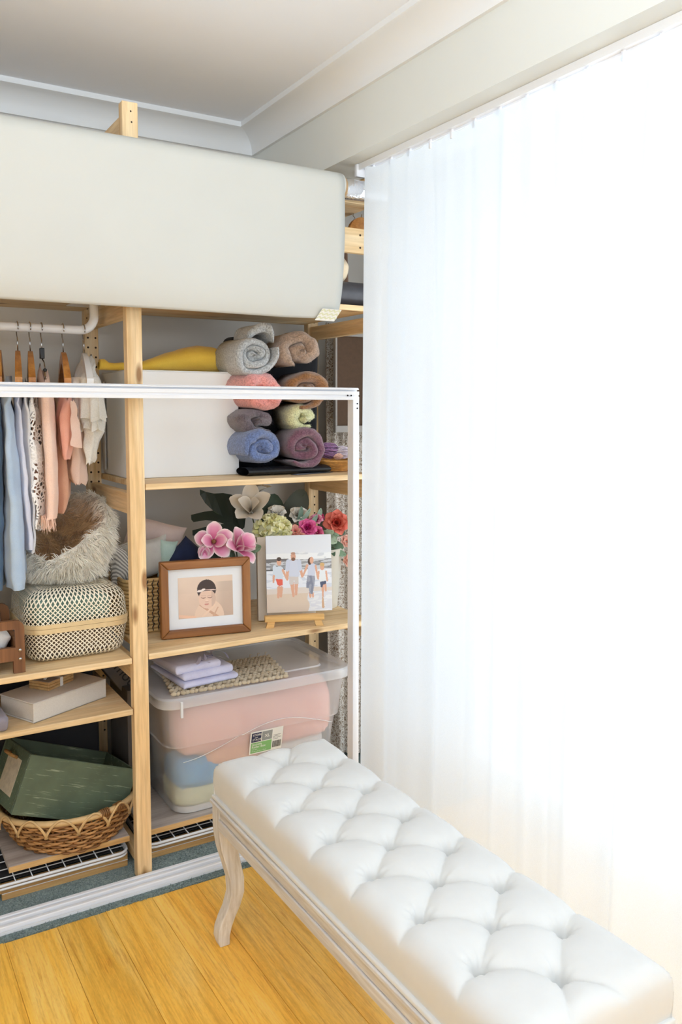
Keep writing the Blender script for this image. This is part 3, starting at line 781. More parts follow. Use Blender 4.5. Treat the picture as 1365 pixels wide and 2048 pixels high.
# ================================================================== LATTICE BASKET
plain('rattan_pale', (247, 236, 214), 0.55, var=0.10, nscale=60)
plain('rattan_band', (222, 196, 150), 0.5, var=0.08, nscale=40)
LB = thing('lattice_basket', 'lidded basket of pale woven bamboo lattice under the fur nest', 'basket', (.565, 2.565, .6795))
def rrect(w, d, r, n=160):
    """points and running length round a rounded rectangle, centred"""
    pts = []; a = (w/2-r); b = (d/2-r); per = 4*(a+b)+2*PI*r
    for i in range(n):
        s = per*i/n
        for L, f in ((2*b, lambda t: (-w/2, b-t)), (PI*r/2, lambda t: (-a-r*math.cos(t/r), -b-r*math.sin(t/r))), (2*a, lambda t: (-a+t, -d/2)),
                     (PI*r/2, lambda t: (a+r*math.sin(t/r), -b-r*math.cos(t/r))), (2*b, lambda t: (w/2, -b+t)), (PI*r/2, lambda t: (a+r*math.cos(t/r), b+r*math.sin(t/r))),
                     (2*a, lambda t: (a-t, d/2)), (PI*r/2, lambda t: (-a-r*math.sin(t/r), b+r*math.cos(t/r)))):
            if s <= L: pts.append(f(s)); break
            s -= L
    return pts
cxB, cyB = .577, 2.567
RR = {}
def bsurf(u, h, prof):
    """point on the basket wall: u 0..1 round, h 0..1 up; prof gives inset and height"""
    ins, z = prof(h); key = round(ins, 4)
    if key not in RR: RR[key] = rrect(.300-2*ins, .290-2*ins, max(.012, .055-ins*.5), 240)
    P = RR[key]; f = (u % 1.0)*240; i = int(f) % 240; w = f-int(f); a, b = P[i], P[(i+1) % 240]
    return Vector((cxB+lerp(a[0], b[0], w), cyB+lerp(a[1], b[1], w), z))
def prof_base(h):
    if h < .25: q = h/.25*PI/2; return (.010+.028*(1-math.sin(q)), .682+.026*(1-math.cos(q)))
    return (.010*(1-(h-.25)/.75), .708+(h-.25)/.75*.066)
def prof_lid(h):
    if h < .55: return (.004*h/.55, .792+h/.55*.050)
    q = (h-.55)/.45*PI/2; return (.004+.060*(1-math.cos(q)), .842+.045*math.sin(q))
def lattice(prof, nstrip, turn, nseg, width, name):
    m = MB()
    for sgn in (1, -1):
        for k in range(nstrip):
            vs = []
            for j in range(nseg+1):
                h = j/nseg; u = k/nstrip+sgn*turn*h
                p = bsurf(u, h, prof); q = bsurf(u+.002, h, prof); tg = (q-p).normalized()
                nrm = Vector((p.x-cxB, p.y-cyB, 0)).normalized()
                off = nrm*(.0009*sgn*(1 if (j % 2) else -1))
                vs += [p-tg*width+off, p+tg*width+off]
            m.add(vs, [(2*j, 2*j+1, 2*j+3, 2*j+2) for j in range(nseg)])
    o = part(m, name, 'rattan_pale', LB, fix=False); o['kind'] = 'stuff'
    return o
lattice(prof_base, 78, .085, 14, .0021, 'base_lattice')
lattice(prof_lid, 78, .085, 14, .0021, 'lid_lattice')
# lattice top of the lid and bottom
for z, sz, nm in ((.8885, .075, 'lid_lattice'), (.6825, .10, 'base_lattice')):
    m = MB()
    for sgn in (1, -1):
        for k in range(-26, 27):
            o = k*.0132; a, b = .150-.06, .145-.06
            if z < .8: a, b = .10, .105
            # line x*1 + sgn*y = o inside the rectangle
            ps = []
            for x in (-a, a):
                y = (o-x)*sgn
                if -b <= y <= b: ps.append((x, y))
            for y in (-b, b):
                x = o-sgn*y
                if -a < x < a: ps.append((x, y))
            if len(ps) >= 2:
                (x0, y0), (x1, y1) = ps[:2]; d = Vector((x1-x0, y1-y0)); 
                if d.length < .004: continue
                d.normalize(); w = .0019; nx_, ny_ = -d.y*w, d.x*w; zz = z+.0006*sgn
                m.add([(cxB+x0-nx_, cyB+y0-ny_, zz), (cxB+x0+nx_, cyB+y0+ny_, zz), (cxB+x1+nx_, cyB+y1+ny_, zz), (cxB+x1-nx_, cyB+y1-ny_, zz)], [(0, 1, 2, 3)])
    o = part(m, nm, 'rattan_pale', LB, fix=False); o['kind'] = 'stuff'
for z0, z1, g in ((.7675, .7815, .0022), (.7825, .7945, .0030)):
    P = rrect(.300+2*g, .290+2*g, .057, 120)
    vs = []; 
    for px, py in P:
        nn = Vector((px, py)).normalized()*.004
        vs += [(cxB+px, cyB+py, z0), (cxB+px, cyB+py, z1), (cxB+px-nn.x, cyB+py-nn.y, z1), (cxB+px-nn.x, cyB+py-nn.y, z0)]
    part(MB().add(vs, [(i*4+k, i*4+(k+1) % 4, ((i+1) % 120)*4+(k+1) % 4, ((i+1) % 120)*4+k) for i in range(120) for k in range(4)]), 'band', 'rattan_band', LB, smooth=True, angle=40, label='smooth bamboo band at the rim')
# folded cloth inside, seen through the holes
fabric('mint_cloth', (140, 168, 156), (112, 140, 128)); fabric('taupe_cloth', (132, 112, 92), (104, 86, 68))
m = MB().rbox(.452, .678, 2.448, 2.68, .786, .862, .02, 3); jitter(m, 25, .006); single(m, 'folded_blanket', 'mint_cloth', 'mint green folded blanket inside the lattice basket lid', 'blanket', smooth=True)
m = MB().rbox(.452, .678, 2.448, 2.68, .692, .770, .02, 3); jitter(m, 25, .006); single(m, 'folded_blanket', 'taupe_cloth', 'taupe folded blanket in the lower half of the lattice basket', 'blanket', smooth=True)

# ================================================================== FUR NEST
def fur_mat():
    t = NT('fur_skin'); a = t.new('ShaderNodeVertexColor'); a.layer_name = 'Col'
    t.color(a.outputs[0]); t.rough(.85); t.b.inputs['Sheen Weight'].default_value = .3; MATS['fur_skin'] = t.m
fur_mat()
BEI, BRN = lin((250, 243, 230)), lin((204, 160, 112))
fcx, fcy = .592, 2.625
def nest(u, v):
    """u round, v 0..1 from outer foot over the rim to the hollow"""
    a = 2*PI*u
    hi = .5+.5*math.cos(a-.80)                 # high lobe towards the back right
    rim = lerp(.958, 1.135, hi**.8)
    rx, ry = .118, .128
    q = v
    if q < .45: s_ = q/.45; r = lerp(.86, 1.10, math.sin(s_*PI*.62)); z = lerp(.893, rim-.02, s_**.9)
    elif q < .62: s_ = (q-.45)/.17*PI; r = 1.02-.17*(1-math.cos(s_))/2+.06*math.sin(s_); z = rim-.02+.024*math.sin(s_)
    else: s_ = (q-.62)/.38; r = lerp(.85, .02, s_); z = lerp(rim-.02, .925, s_**.7)
    x = fcx+rx*r*math.cos(a)*1.0; y = fcy+ry*r*math.sin(a)
    p = Vector((x, y, z)); p += wob(p, 16, .012); p.z = max(p.z, .8925)
    return p
FN = thing('fur_nest', 'long-haired beige fur nest with a brown hollow on the lattice basket', 'fur blanket', (fcx, fcy, .8895))
m = MB(); NU, NV = 64, 40
m.grid(lambda u, v: tuple(nest(u, v)), NU, NV, cu=True)
m.c = []
for j in range(NV+1):
    k = smoothstep(.52, .70, j/NV)
    m.c += [tuple(lerp(BEI[i], BRN[i], k)*.75 for i in range(3))]*NU
part(m, 'backing', 'fur_skin', FN, smooth=True)
m = MB(); m.c = []; rr = random.Random(21)
for i in range(22000):
    u, v = rr.random(), rr.random()**.8*.96
    p = nest(u, v); p1 = nest(u+.01, v); p2 = nest(u, min(1, v+.02))
    nn = (p1-p).cross(p2-p); nn = nn.normalized() if nn.length > 1e-9 else Vector((0, 0, 1))
    if v < .6 and nn.dot(p-Vector((fcx, fcy, 1.0))) < 0: nn = -nn
    if v >= .6 and nn.z < 0: nn = -nn
    L2 = rr.uniform(.016, .034); ph = mnoise.noise_vector(p*30)
    dn = nn*.55+Vector((ph.x*1.1, ph.y*1.1, ph.z*.9-.45))+Vector((rr.uniform(-.3, .3), rr.uniform(-.3, .3), rr.uniform(-.3, .3)))
    dn.normalize(); q = p+dn*L2*.55; e = p+dn*L2+Vector((rr.uniform(-.3, .3), rr.uniform(-.3, .3), -.55))*L2*.45
    if q.z < .8905: q.z = .8905
    if e.z < .8905: e.z = .8905
    s_ = dn.orthogonal().normalized()*rr.uniform(.0007, .0013)
    m.add([p-s_, p+s_, q+s_*.8, q-s_*.8, e], [(0, 1, 2, 3), (3, 2, 4)])
    k = smoothstep(.52, .68, v+rr.uniform(-.03, .03)); b = rr.uniform(.80, 1.15)
    m.c += [tuple(min(1, lerp(BEI[c_], BRN[c_], k)*b) for c_ in range(3))]*5
o = part(m, 'fur', 'fur_skin', FN, fix=False); o['kind'] = 'stuff'

# ================================================================== TOY BED, ALBUM BOX, TIED BLOCKS
wood('walnut_ply', 'z', (150, 104, 66), (130, 86, 52), (104, 66, 38), rough=.6, knots=False)
TB = thing('toy_bed', 'small brown wooden doll bed with a window cut in its end', 'doll bed', (.30, 2.46, .679))
def end_panel(y0, y1):
    o = [(.205, .6795), (.232, .6795), (.232, .715), (.386, .715), (.386, .6795), (.4165, .6795), (.4165, .806), (.413, .817), (.405, .824), (.396, .827), (.225, .827), (.212, .822), (.205, .806)]
    i = [(.250, .752), (.392, .752), (.392, .803), (.250, .803)]
    bm = bmesh.new()
    ov = [bm.verts.new((x, y0, z)) for x, z in o]; iv = [bm.verts.new((x, y0, z)) for x, z in i]
    ed = [bm.edges.new((ov[k], ov[(k+1) % len(ov)])) for k in range(len(ov))]+[bm.edges.new((iv[k], iv[(k+1) % 4])) for k in range(4)]
    r = bmesh.ops.triangle_fill(bm, use_beauty=True, use_dissolve=False, edges=ed)
    fs = [f for f in bm.faces]
    ex = bmesh.ops.extrude_face_region(bm, geom=fs)
    bmesh.ops.translate(bm, vec=(0, y1-y0, 0), verts=[g for g in ex['geom'] if isinstance(g, bmesh.types.BMVert)])
    return MB().bm(bm)
part(end_panel(2.385, 2.401), 'end_panel', 'walnut_ply', TB)
part(end_panel(2.62, 2.634), 'end_panel', 'walnut_ply', TB)
part(MB().rbox(.392, .405, 2.401, 2.62, .715, .775, .002), 'side_rail', 'walnut_ply', TB)
part(MB().rbox(.215, .392, 2.401, 2.62, .718, .730, .002), 'slat_base', 'walnut_ply', TB)
for z in (.744, .719):
    part(MB().lathe([(0, .003), (.002, .003), (.0042, .002), (.0048, -.001)], 12, M=Matrix.Translation((.4035, 2.385, z)) @ Matrix.Rotation(PI/2, 4, 'X')), 'screw', 'chrome', TB, smooth=True)
m = MB().rbox(.24, .388, 2.415, 2.60, .732, .80, .03, 4); jitter(m, 24, .016); single(m, 'white_towel', 'white_cotton', 'crumpled white cloth inside the brown doll bed', 'cloth', smooth=True)

plain('book_linen', (208, 202, 194), .9, var=.06, nscale=300, bump=.3, bscale=900, bdist=.001)
AB = thing('album_box', 'grey linen album box with a hinged lid on the left shelf', 'box', (.50, 2.53, .526))
# corners on the shelf: front (.435,2.391), right (.672,2.508), left (.374,2.527)
ax = Vector((.237, .117)).normalized(); an = math.atan2(ax.y, ax.x); AL, AW = .262, .155
MA = Matrix.Translation((.435, 2.391, .5265)) @ Matrix.Rotation(an, 4, 'Z')
part(MB().rbox(0, AL, 0, AW, 0, .004, .001, 1, MA), 'bottom_board', 'book_linen', AB)
part(MB().rbox(.003, AL-.003, .003, AW-.003, .0045, .052, .001, 1, MA), 'tray', 'book_linen', AB)
part(MB().rbox(0, AL, 0, .004, .0, .0565, .001, 1, MA), 'spine', 'book_linen', AB)
part(MB().rbox(0, AL, 0, AW, .053, .057, .001, 1, MA), 'lid', 'book_linen', AB)
TBK = thing('tied_coasters', 'stack of thin wooden tiles tied with white ribbon on the album box', 'tile stack', (.52, 2.52, .584))
wood('ply_tile', 'x', (206, 172, 122), (190, 152, 102), (166, 126, 78), knots=False)
MT = MA @ Matrix.Translation((.092, .050, .0575)) @ Matrix.Rotation(.18, 4, 'Z')
for k in range(3): part(MB().rbox(0, .108, 0, .075, .0085*k, .0085*k+.0078, .0012, 1, MT), 'tile', 'ply_tile', TBK)
plain('tile_grey', (150, 142, 138), .6); plain('ribbon_white', (236, 234, 230), .5)
part(MB().box(.001, .107, .001, .074, .0254, .0262, MT), 'top_print', 'tile_grey', TBK)
part(MB().box(.048, .060, -.0006, .0, .0, .027, MT).box(.048, .060, -.0006, .0756, .0263, .0268, MT), 'ribbon', 'ribbon_white', TBK)
for s_ in (-1, 1):
    m = MB(); m.grid(lambda u, v: (.054+s_*(.002+.040*u), .036+.010*s_*u+.022*(v-.5)*(.4+.6*math.sin(PI*u)), .0275+.014*math.sin(PI*u)*(1-.3*v)), 10, 4, M=MT)
    part(m, 'bow_loop', 'ribbon_white', TBK, smooth=True)
# dark packing boxes behind, one with lettering
plain('box_dark', (92, 86, 82), .8); plain('box_ink', (16, 16, 18), .7)
PB = thing('packing_box', 'dark grey carton with slanted black lettering behind the post', 'carton', (.86, 2.72, .1105))
def text_mesh(s, size, M, bold=False, align='LEFT'):
    cu = bpy.data.curves.new('lettering', 'FONT'); cu.body = s; cu.size = size; cu.align_x = align; cu.resolution_u = 3
    if bold: cu.offset = size*.012
    ob = bpy.data.objects.new('lettering', cu); COL.objects.link(ob)
    dg = bpy.context.evaluated_depsgraph_get(); me = bpy.data.meshes.new_from_object(ob.evaluated_get(dg))
    mb = MB().add([p.co for p in me.vertices], [tuple(p.vertices) for p in me.polygons], M)
    bpy.data.objects.remove(ob); bpy.data.curves.remove(cu); bpy.data.meshes.remove(me)
    return mb
# dark carton behind the post, with lettering on its end
CX = Matrix.Translation((.768, 2.66, .62)) @ Matrix.Rotation(math.radians(55), 4, 'Y') @ Matrix.Rotation(0, 4, 'Z')
part(MB().rbox(0, .135, 0, .13, -.085, 0, .002, 1, CX), 'carton', 'box_dark', PB)
part(text_mesh('modern', .052, CX @ Matrix.Translation((.025, -.0008, -.058)) @ Matrix.Rotation(PI/2, 4, 'X')), 'lettering', 'box_ink', PB)
PB.location = PB.location
part(MB().rbox(.762, .83, 2.60, 2.80, .1105, .50, .002, 1), 'lower_carton', 'box_dark', PB)

# ================================================================== WICKER BASKET
WB = thing('wicker_basket', 'oval brown wicker basket with looped rim on the base board', 'basket', (.55, 2.60, .1105))
plain('cane', (178, 130, 78), .5, var=.25, nscale=35); plain('cane_dark', (128, 86, 46), .55, var=.2, nscale=35); plain('cane_rim', (206, 172, 122), .45, var=.15, nscale=25)
WX, WY = .566, 2.578
def oval(h): return lerp(.155, .206, h**.8), lerp(.170, .188, h**.8), .1135+.092*h
NS = 46
for j in range(13):
    h = j/12; a, b, z = oval(h); pts = []
    for i in range(NS*2):
        t_ = 2*PI*i/(NS*2); o = .0036*(1 if (i+2*j) % 4 < 2 else -1)
        pts.append((WX+(a+o)*math.cos(t_), WY+(b+o)*math.sin(t_), z+.0016*math.sin(t_*5+j*1.7)))
    part(MB().tube(pts, .0040, 6, True), 'cane', 'cane' if j % 3 else 'cane_dark', WB, smooth=True)
for i in range(NS):
    t_ = 2*PI*(i+.25)/NS
    part(MB().tube([(WX+oval(h)[0]*math.cos(t_), WY+oval(h)[1]*math.sin(t_), oval(h)[2]) for h in (0, .33, .66, 1.0)], .0026, 5), 'stake', 'cane_dark', WB)
part(MB().lathe([(0, .1115), (.13, .1115), (.14, .113), (.13, .116), (0, .116)], 40, M=Matrix.Translation((WX, WY, 0)) @ Matrix.Scale(1.05, 4, (0, 1, 0))), 'bottom', 'cane_dark', WB)
a, b, z = oval(1.0)
part(MB().tube([(WX+a*1.01*math.cos(2*PI*i/72), WY+b*1.01*math.sin(2*PI*i/72), z+.010) for i in range(72)], .0095, 10, True), 'rim', 'cane_rim', WB, smooth=True)
for k in range(15):                                  # looped border
    t0 = 2*PI*k/15; m = MB()
    for d in (0, .028):
        pts = []
        for i in range(13):
            q = i/12; t_ = t0+(q*1.06+d)*2*PI/15; up = math.sin(q*PI)
            r = 1.0+.045+.02*up; zz = z-.030+.052*up**.8
            if .3 < q < .7: r -= .02*math.sin((q-.3)/.4*PI)
            pts.append((WX+a*r*math.cos(t_), WY+b*r*math.sin(t_), zz))
        m.tube(pts, .0030, 6)
    part(m, 'border_loop', 'cane_rim', WB, smooth=True)
for t0 in (4.95, 5.2):
    m = MB()
    for k in range(5):
        t_ = t0+k*.028; c_, s_ = math.cos(t_), math.sin(t_)
        m.tube([(WX+(a*1.01+.012*math.cos(q))*c_, WY+(b*1.01+.012*math.cos(q))*s_, z+.010+.012*math.sin(q)) for q in [i*PI/4 for i in range(8)]], .0024, 5, True)
    part(m, 'binding', 'cane_dark', WB, smooth=True)

# ================================================================== GREEN CRATE
t = NT('green_paint'); oi = t.coords((3.5, 60, 60), 'Object'); v = t.coords()
n = t.noise(oi, 2.2, 4, .7); n2 = t.noise(v, 9, 3)
c = t.ramp(n2, [(.3, lin((76, 88, 70))), (.7, lin((94, 108, 86)))])
t.color(t.mix(t.ramp(n, [(.58, (0, 0, 0)), (.66, (.8, .8, .8))]), c, lin((150, 160, 136)))); t.rough(.6); t.bump(n, .15, .001); MATS['green_paint'] = t.m
GC = thing('green_crate', 'weathered green painted wooden crate tipped inside the wicker basket', 'crate', (.438, 2.46, .412))
r_ = Vector((.347, .04, -.144)).normalized(); d_ = Vector((-.066, -.02, -.152)); d_ = (d_-r_*d_.dot(r_)).normalized(); q_ = r_.cross(d_)
MC = Matrix(((r_.x, q_.x, -d_.x, .438), (r_.y, q_.y, -d_.y, 2.46), (r_.z, q_.z, -d_.z, .412), (0, 0, 0, 1)))
CW, CD, CH = .350, .225, .170
GC.rotation_euler = MC.to_euler(); GC.location = MC.translation; ROOTM[GC.name] = MC
for nm, bx in (('front_panel', (0, CW, 0, .009, -CH, 0)), ('back_panel', (0, CW, CD-.009, CD, -CH, .0)), ('side_panel', (0, .009, .009, CD-.009, -CH, 0)), ('side_panel', (CW-.009, CW, .009, CD-.009, -CH, 0)), ('base_panel', (.009, CW-.009, .009, CD-.009, -CH, -CH+.008))):
    part(MB().rbox(*bx, .0015, 1), nm, 'green_paint', GC, local=True)
plain('paper_print', (196, 184, 160), .7, var=.25, nscale=45)
part(MB().box(-.0008, 0, .05, .16, -.135, -.03), 'glued_print', 'paper_print', GC, local=True, label='faded paper print on the crate side')
plain('rope', (160, 120, 70), .8, var=.3, nscale=200)
part(MB().tube([(-.002, .085, -.030), (-.022, .09, -.026), (-.026, .115, -.024), (-.022, .14, -.026), (-.002, .145, -.030)], .005, 7), 'rope_handle', 'rope', GC, smooth=True, local=True)
part(MB().tube([(CW-.011, .085, -.032), (CW-.030, .10, -.030), (CW-.030, .13, -.030), (CW-.011, .145, -.032)], .005, 7), 'rope_handle', 'rope', GC, smooth=True, local=True)
# slate-coloured cloth at the edge of the album shelf
m = MB().rbox(.20, .366, 2.372, 2.52, .5268, .565, .012, 3); jitter(m, 20, .006)
for i, p in enumerate(m.v): m.v[i] = (p[0], p[1], max(p[2], .5268))
fabric('slate_cloth', (142, 136, 146), (118, 112, 122)); single(m, 'grey_cloth', 'slate_cloth', 'folded slate grey cloth at the end of the album shelf', 'cloth', smooth=True)

# ================================================================== MIDDLE SHELF, RIGHT BAY
plain('box_white', (244, 245, 246), .55, var=.01, nscale=5)
ZS = 1.1895
WBX = thing('storage_cube', 'plain white storage cube on the middle shelf under the yellow cushion', 'box', (.96, 2.71, ZS))
bx = (.772, 1.146, 2.562, 2.855)
part(MB().rbox(bx[0], bx[1], bx[2], bx[2]+.006, ZS, 1.526, .002), 'front_panel', 'box_white', WBX)
part(MB().rbox(bx[0], bx[0]+.006, bx[2]+.006, bx[3], ZS, 1.526, .002), 'side_panel', 'box_white', WBX)
part(MB().rbox(bx[1]-.006, bx[1], bx[2]+.006, bx[3], ZS, 1.526, .002), 'side_panel', 'box_white', WBX)
part(MB().rbox(bx[0]+.006, bx[1]-.006, bx[3]-.006, bx[3], ZS, 1.526, .002), 'back_panel', 'box_white', WBX)
part(MB().rbox(bx[0]+.001, bx[1]-.001, bx[2]+.001, bx[3]-.001, 1.5262, 1.5295, .001, 1), 'lid', 'box_white', WBX)
plain('pelmet_grey', (196, 197, 198), .5)
single(MB().rbox(.7625, .768, 2.80, 2.8245, 1.205, 1.50, .001, 1), 'white_strip', 'pelmet_grey', 'narrow grey white strip standing behind the storage cube', 'strip')
# yellow crescent cushion
fabric('mustard_linen', (250, 212, 92), (240, 196, 72), weave=600)
sp = [(.712, .013, .013), (.716, .017, .017), (.732, .017, .017), (.745, .013, .014), (.80, .013, .016), (.86, .016, .026), (.90, .024, .040), (.95, .033, .055), (1.00, .041, .066), (1.05, .0455, .072), (1.10, .0440, .070), (1.135, .036, .058), (1.152, .024, .040), (1.160, .006, .012)]
def yc(u, v):
    f = v*(len(sp)-1); i = min(int(f), len(sp)-2); w = f-i; w = w*w*(3-2*w)*.4+w*.6
    x, rz, ry = (lerp(sp[i][k], sp[i+1][k], w) for k in range(3)); a = 2*PI*u
    z = 1.5302+rz+rz*math.sin(a)*(1.0 if math.sin(a) > 0 else .98)
    p = Vector((x, 2.665+.02*math.sin((x-.7)*6)+ry*math.cos(a), z)); q = wob(p, 40, .0022); q.z = max(q.z, 0) if math.sin(a) < -.5 else q.z
    return tuple(p+q)
single(MB().grid(yc, 36, 80, cu=True), 'crescent_cushion', 'mustard_linen', 'mustard yellow crescent cushion on the white storage cube', 'cushion', smooth=True)

# ---- rolled wool wraps
def wool(name, rgb, dark=.55):
    if name in MATS: return
    t = NT(name); v = t.coords(); c = lin(rgb)
    n = t.noise(v, 190, 4, .8); n2 = t.noise(v, 40, 3)
    col = t.ramp(n, [(.34, tuple(x*dark*.9 for x in c)), (.5, c), (.66, tuple(min(1, x*1.45+.03) for x in c))])
    t.color(t.mix(.5, col, t.ramp(n2, [(.3, (.82, .82, .82)), (.7, (1.12, 1.12, 1.12))]), 'MULTIPLY'))
    t.rough(.95); t.b.inputs['Sheen Weight'].default_value = .5; t.b.inputs['Sheen Roughness'].default_value = .6
    t.b.inputs['Specular IOR Level'].default_value = .1; t.bump(n, .8, .003); MATS[name] = t.m
def wool_roll(col, label, cx, cz, rx, rz, y0, turns=2.4, start=0.0, yaw=0.0, seed=1, depth=.15, inner=.10, flap=0.0, lump=.010, spin=1, tuck=0.0):
    rnd = random.Random(seed); mname = 'wool_%d_%d_%d' % col; wool(mname, col)
    N = int(52*turns); th = (1-inner)/turns*1.02
    vs = []; sec = 12; cs, sn = math.cos(yaw), math.sin(yaw)
    for i in range(N+1):
        q = i/N; a = start+spin*q*turns*2*PI
        R = inner+(1-inner)*q-th*.5+.03*math.sin(a*2+seed)+.02*math.sin(a*3+seed*2)
        t2 = th*.5*(1.0 if q < .93 else 1-.75*(q-.93)/.07)*(1.0 if q > .05 else .4+12*q)
        yf = -.012*q*turns*.4+.010*math.sin(a*1.5+seed)+tuck*(1-q)
        for k in range(sec):
            if k < 9: b = -PI/2+PI*k/8; rr_ = R+t2*math.sin(b); yy = yf+t2*rx*1.15*(1-math.cos(b))
            else: rr_ = R+t2*(1, 0, -1)[k-9]; yy = depth
            if k == 10: yy = depth+.004
            vs.append(Vector((rx*rr_*math.cos(a), yy, rz*rr_*math.sin(a)+flap*smoothstep(.86, 1, q)*0)))
    out = []
    for p in vs:
        p = p+wob(p+Vector((seed*3.1, 0, 0)), 26, lump*.6)+wob(p+Vector((seed, 0, 0)), 70, lump*.22)
        out.append((cx+p.x*cs-p.y*sn, y0+p.x*sn+p.y*cs, cz+p.z))
    fs = [(i*sec+k, i*sec+(k+1) % sec, (i+1)*sec+(k+1) % sec, (i+1)*sec+k) for i in range(N) for k in range(sec)]
    fs += [tuple(range(sec)), tuple(N*sec+k for k in range(sec-1, -1, -1))]
    # solid heart so that no gap shows through the centre
    m = MB().add(out, fs)
    o = single(m, 'wool_roll', mname, label, 'wool roll', smooth=True, group='rolled wool wraps on the middle shelf')
    f = MB(); rn = random.Random(seed+50)
    for i in range(1700):
        p = Vector(rn.choice(out)); 
        if p.y > y0+.08: continue
        d = Vector((p.x-cx, -.035, p.z-cz))*6+Vector((rn.uniform(-1, 1), rn.uniform(-1, .4), rn.uniform(-1, 1))); d.normalize()
        L2 = rn.uniform(.003, .009); s_ = d.orthogonal().normalized()*.00028
        e = p+d*L2+Vector((rn.uniform(-1, 1), 0, rn.uniform(-1, 1)))*L2*.4
        f.add([p-s_, p+s_, e], [(0, 1, 2)])
    h = part(f, 'fuzz', mname, o, fix=False); h['kind'] = 'stuff'
    return o
wool_roll((104, 124, 172), 'blue wool wrap rolled up in the bottom row', 1.192, 1.278, .088, .076, 2.470, 2.2, 2.2, .10, 1)
wool_roll((118, 74, 92), 'plum wool wrap rolled up in the bottom row', 1.345, 1.282, .092, .084, 2.468, 2.5, .8, -.06, 2, spin=-1)
wool_roll((110, 96, 104), 'dark mauve wool wrap squashed under the pink roll', 1.186, 1.372, .096, .052, 2.490, 1.7, 1.0, .05, 3, lump=.014)
wool_roll((232, 232, 176), 'pale yellow wool wrap tucked between the brown and plum rolls', 1.360, 1.385, .084, .060, 2.492, 1.5, 2.0, -.1, 4, lump=.016)
wool_roll((250, 160, 152), 'salmon pink wool wrap rolled up under the grey roll', 1.200, 1.455, .108, .078, 2.462, 1.6, 5.3, .22, 5, lump=.016, inner=.05)
wool_roll((146, 98, 52), 'chestnut brown wool wrap rolled up under the taupe roll', 1.352, 1.474, .106, .078, 2.474, 2.0, 4.5, -.1, 6, spin=-1)
gr = wool_roll((188, 190, 190), 'light grey felt wrap rolled up at the top of the stack', 1.163, 1.582, .088, .076, 2.470, 3.0, .4, .03, 7, lump=.006)
tp2 = wool_roll((170, 142, 120), 'taupe wool wrap rolled loosely on top of the brown roll', 1.338, 1.604, .100, .082, 2.468, 1.7, -.2, -.1, 8, lump=.013)
# loose end folded over the grey roll
def fl(u, v):
    a = lerp(.35, 2.05, u); r = .079+.004*math.sin(v*9)
    x = lerp(1.238, 1.150, u); z = 1.628+.062*math.sin(PI*(.12+.80*u))**.9+.004*math.sin(u*9); y = lerp(2.470, 2.60, v)+.012*u
    p = Vector((x, y, z)); return p+wob(p, 25, .008)
m = MB(); m.grid(lambda u, v: tuple(fl(u, v)), 20, 14)
top = len(m.v)
m.grid(lambda u, v: tuple(fl(u, v)+Vector((0, .004, -.030))), 20, 14)
e = [i for i in range(21)]
m.f += [(i, i+1, top+i+1, top+i) for i in range(20)]
for j in range(14): m.f += [(j*21, j*21+21, top+j*21+21, top+j*21), (j*21+20, j*21+41, top+j*21+41, top+j*21+20)]
part(m, 'loose_end', 'wool_188_190_190', gr, smooth=True)
# black bag behind and black case under the rolls
fabric('black_nylon', (34, 35, 40), (24, 25, 29), sheen=.1)
m = MB().rbox(1.158, 1.50, 2.635, 2.74, ZS, 1.660, .03, 4); jitter(m, 14, .008)
for i, p in enumerate(m.v): m.v[i] = (p[0], p[1], max(p[2], ZS))
BG = single(m, 'black_bag', 'black_nylon', 'black nylon bag standing behind the wool rolls', 'bag', smooth=True)
m = MB(); m.tube([(1.165, 2.63, 1.60), (1.135, 2.62, 1.615), (1.115, 2.62, 1.585), (1.120, 2.62, 1.54), (1.16, 2.64, 1.52)], [.012, .02, .02, .016, .01], 8); jitter(m, 30, .008)
part(m, 'strap', 'black_nylon', BG, smooth=True)
m = MB(); m.grid(lambda u, v: (1.132+.31*v, 2.505+.050*math.cos(2*PI*u), ZS+.0135+.0135*math.sin(2*PI*u)+.0008*math.sin(v*240)*(.2 < v < .32)), 16, 60, cu=True)
BC = single(m, 'black_case', 'black_plastic', 'flat black case lying under the wool rolls', 'case', smooth=True)
# printed card
MK = Matrix.Translation((1.292, 2.424, ZS)) @ Matrix.Rotation(.33, 4, 'Z')
PC = thing('printed_card', 'grey card with black border lying on the middle shelf edge', 'card', (1.292, 2.424, ZS))
part(MB().box(0, .185, 0, .028, 0, .0012, MK), 'card', 'black_plastic', PC)
plain('card_grey', (150, 152, 164), .6)
part(MB().box(.006, .179, .005, .026, .0012, .0016, MK), 'print', 'card_grey', PC)
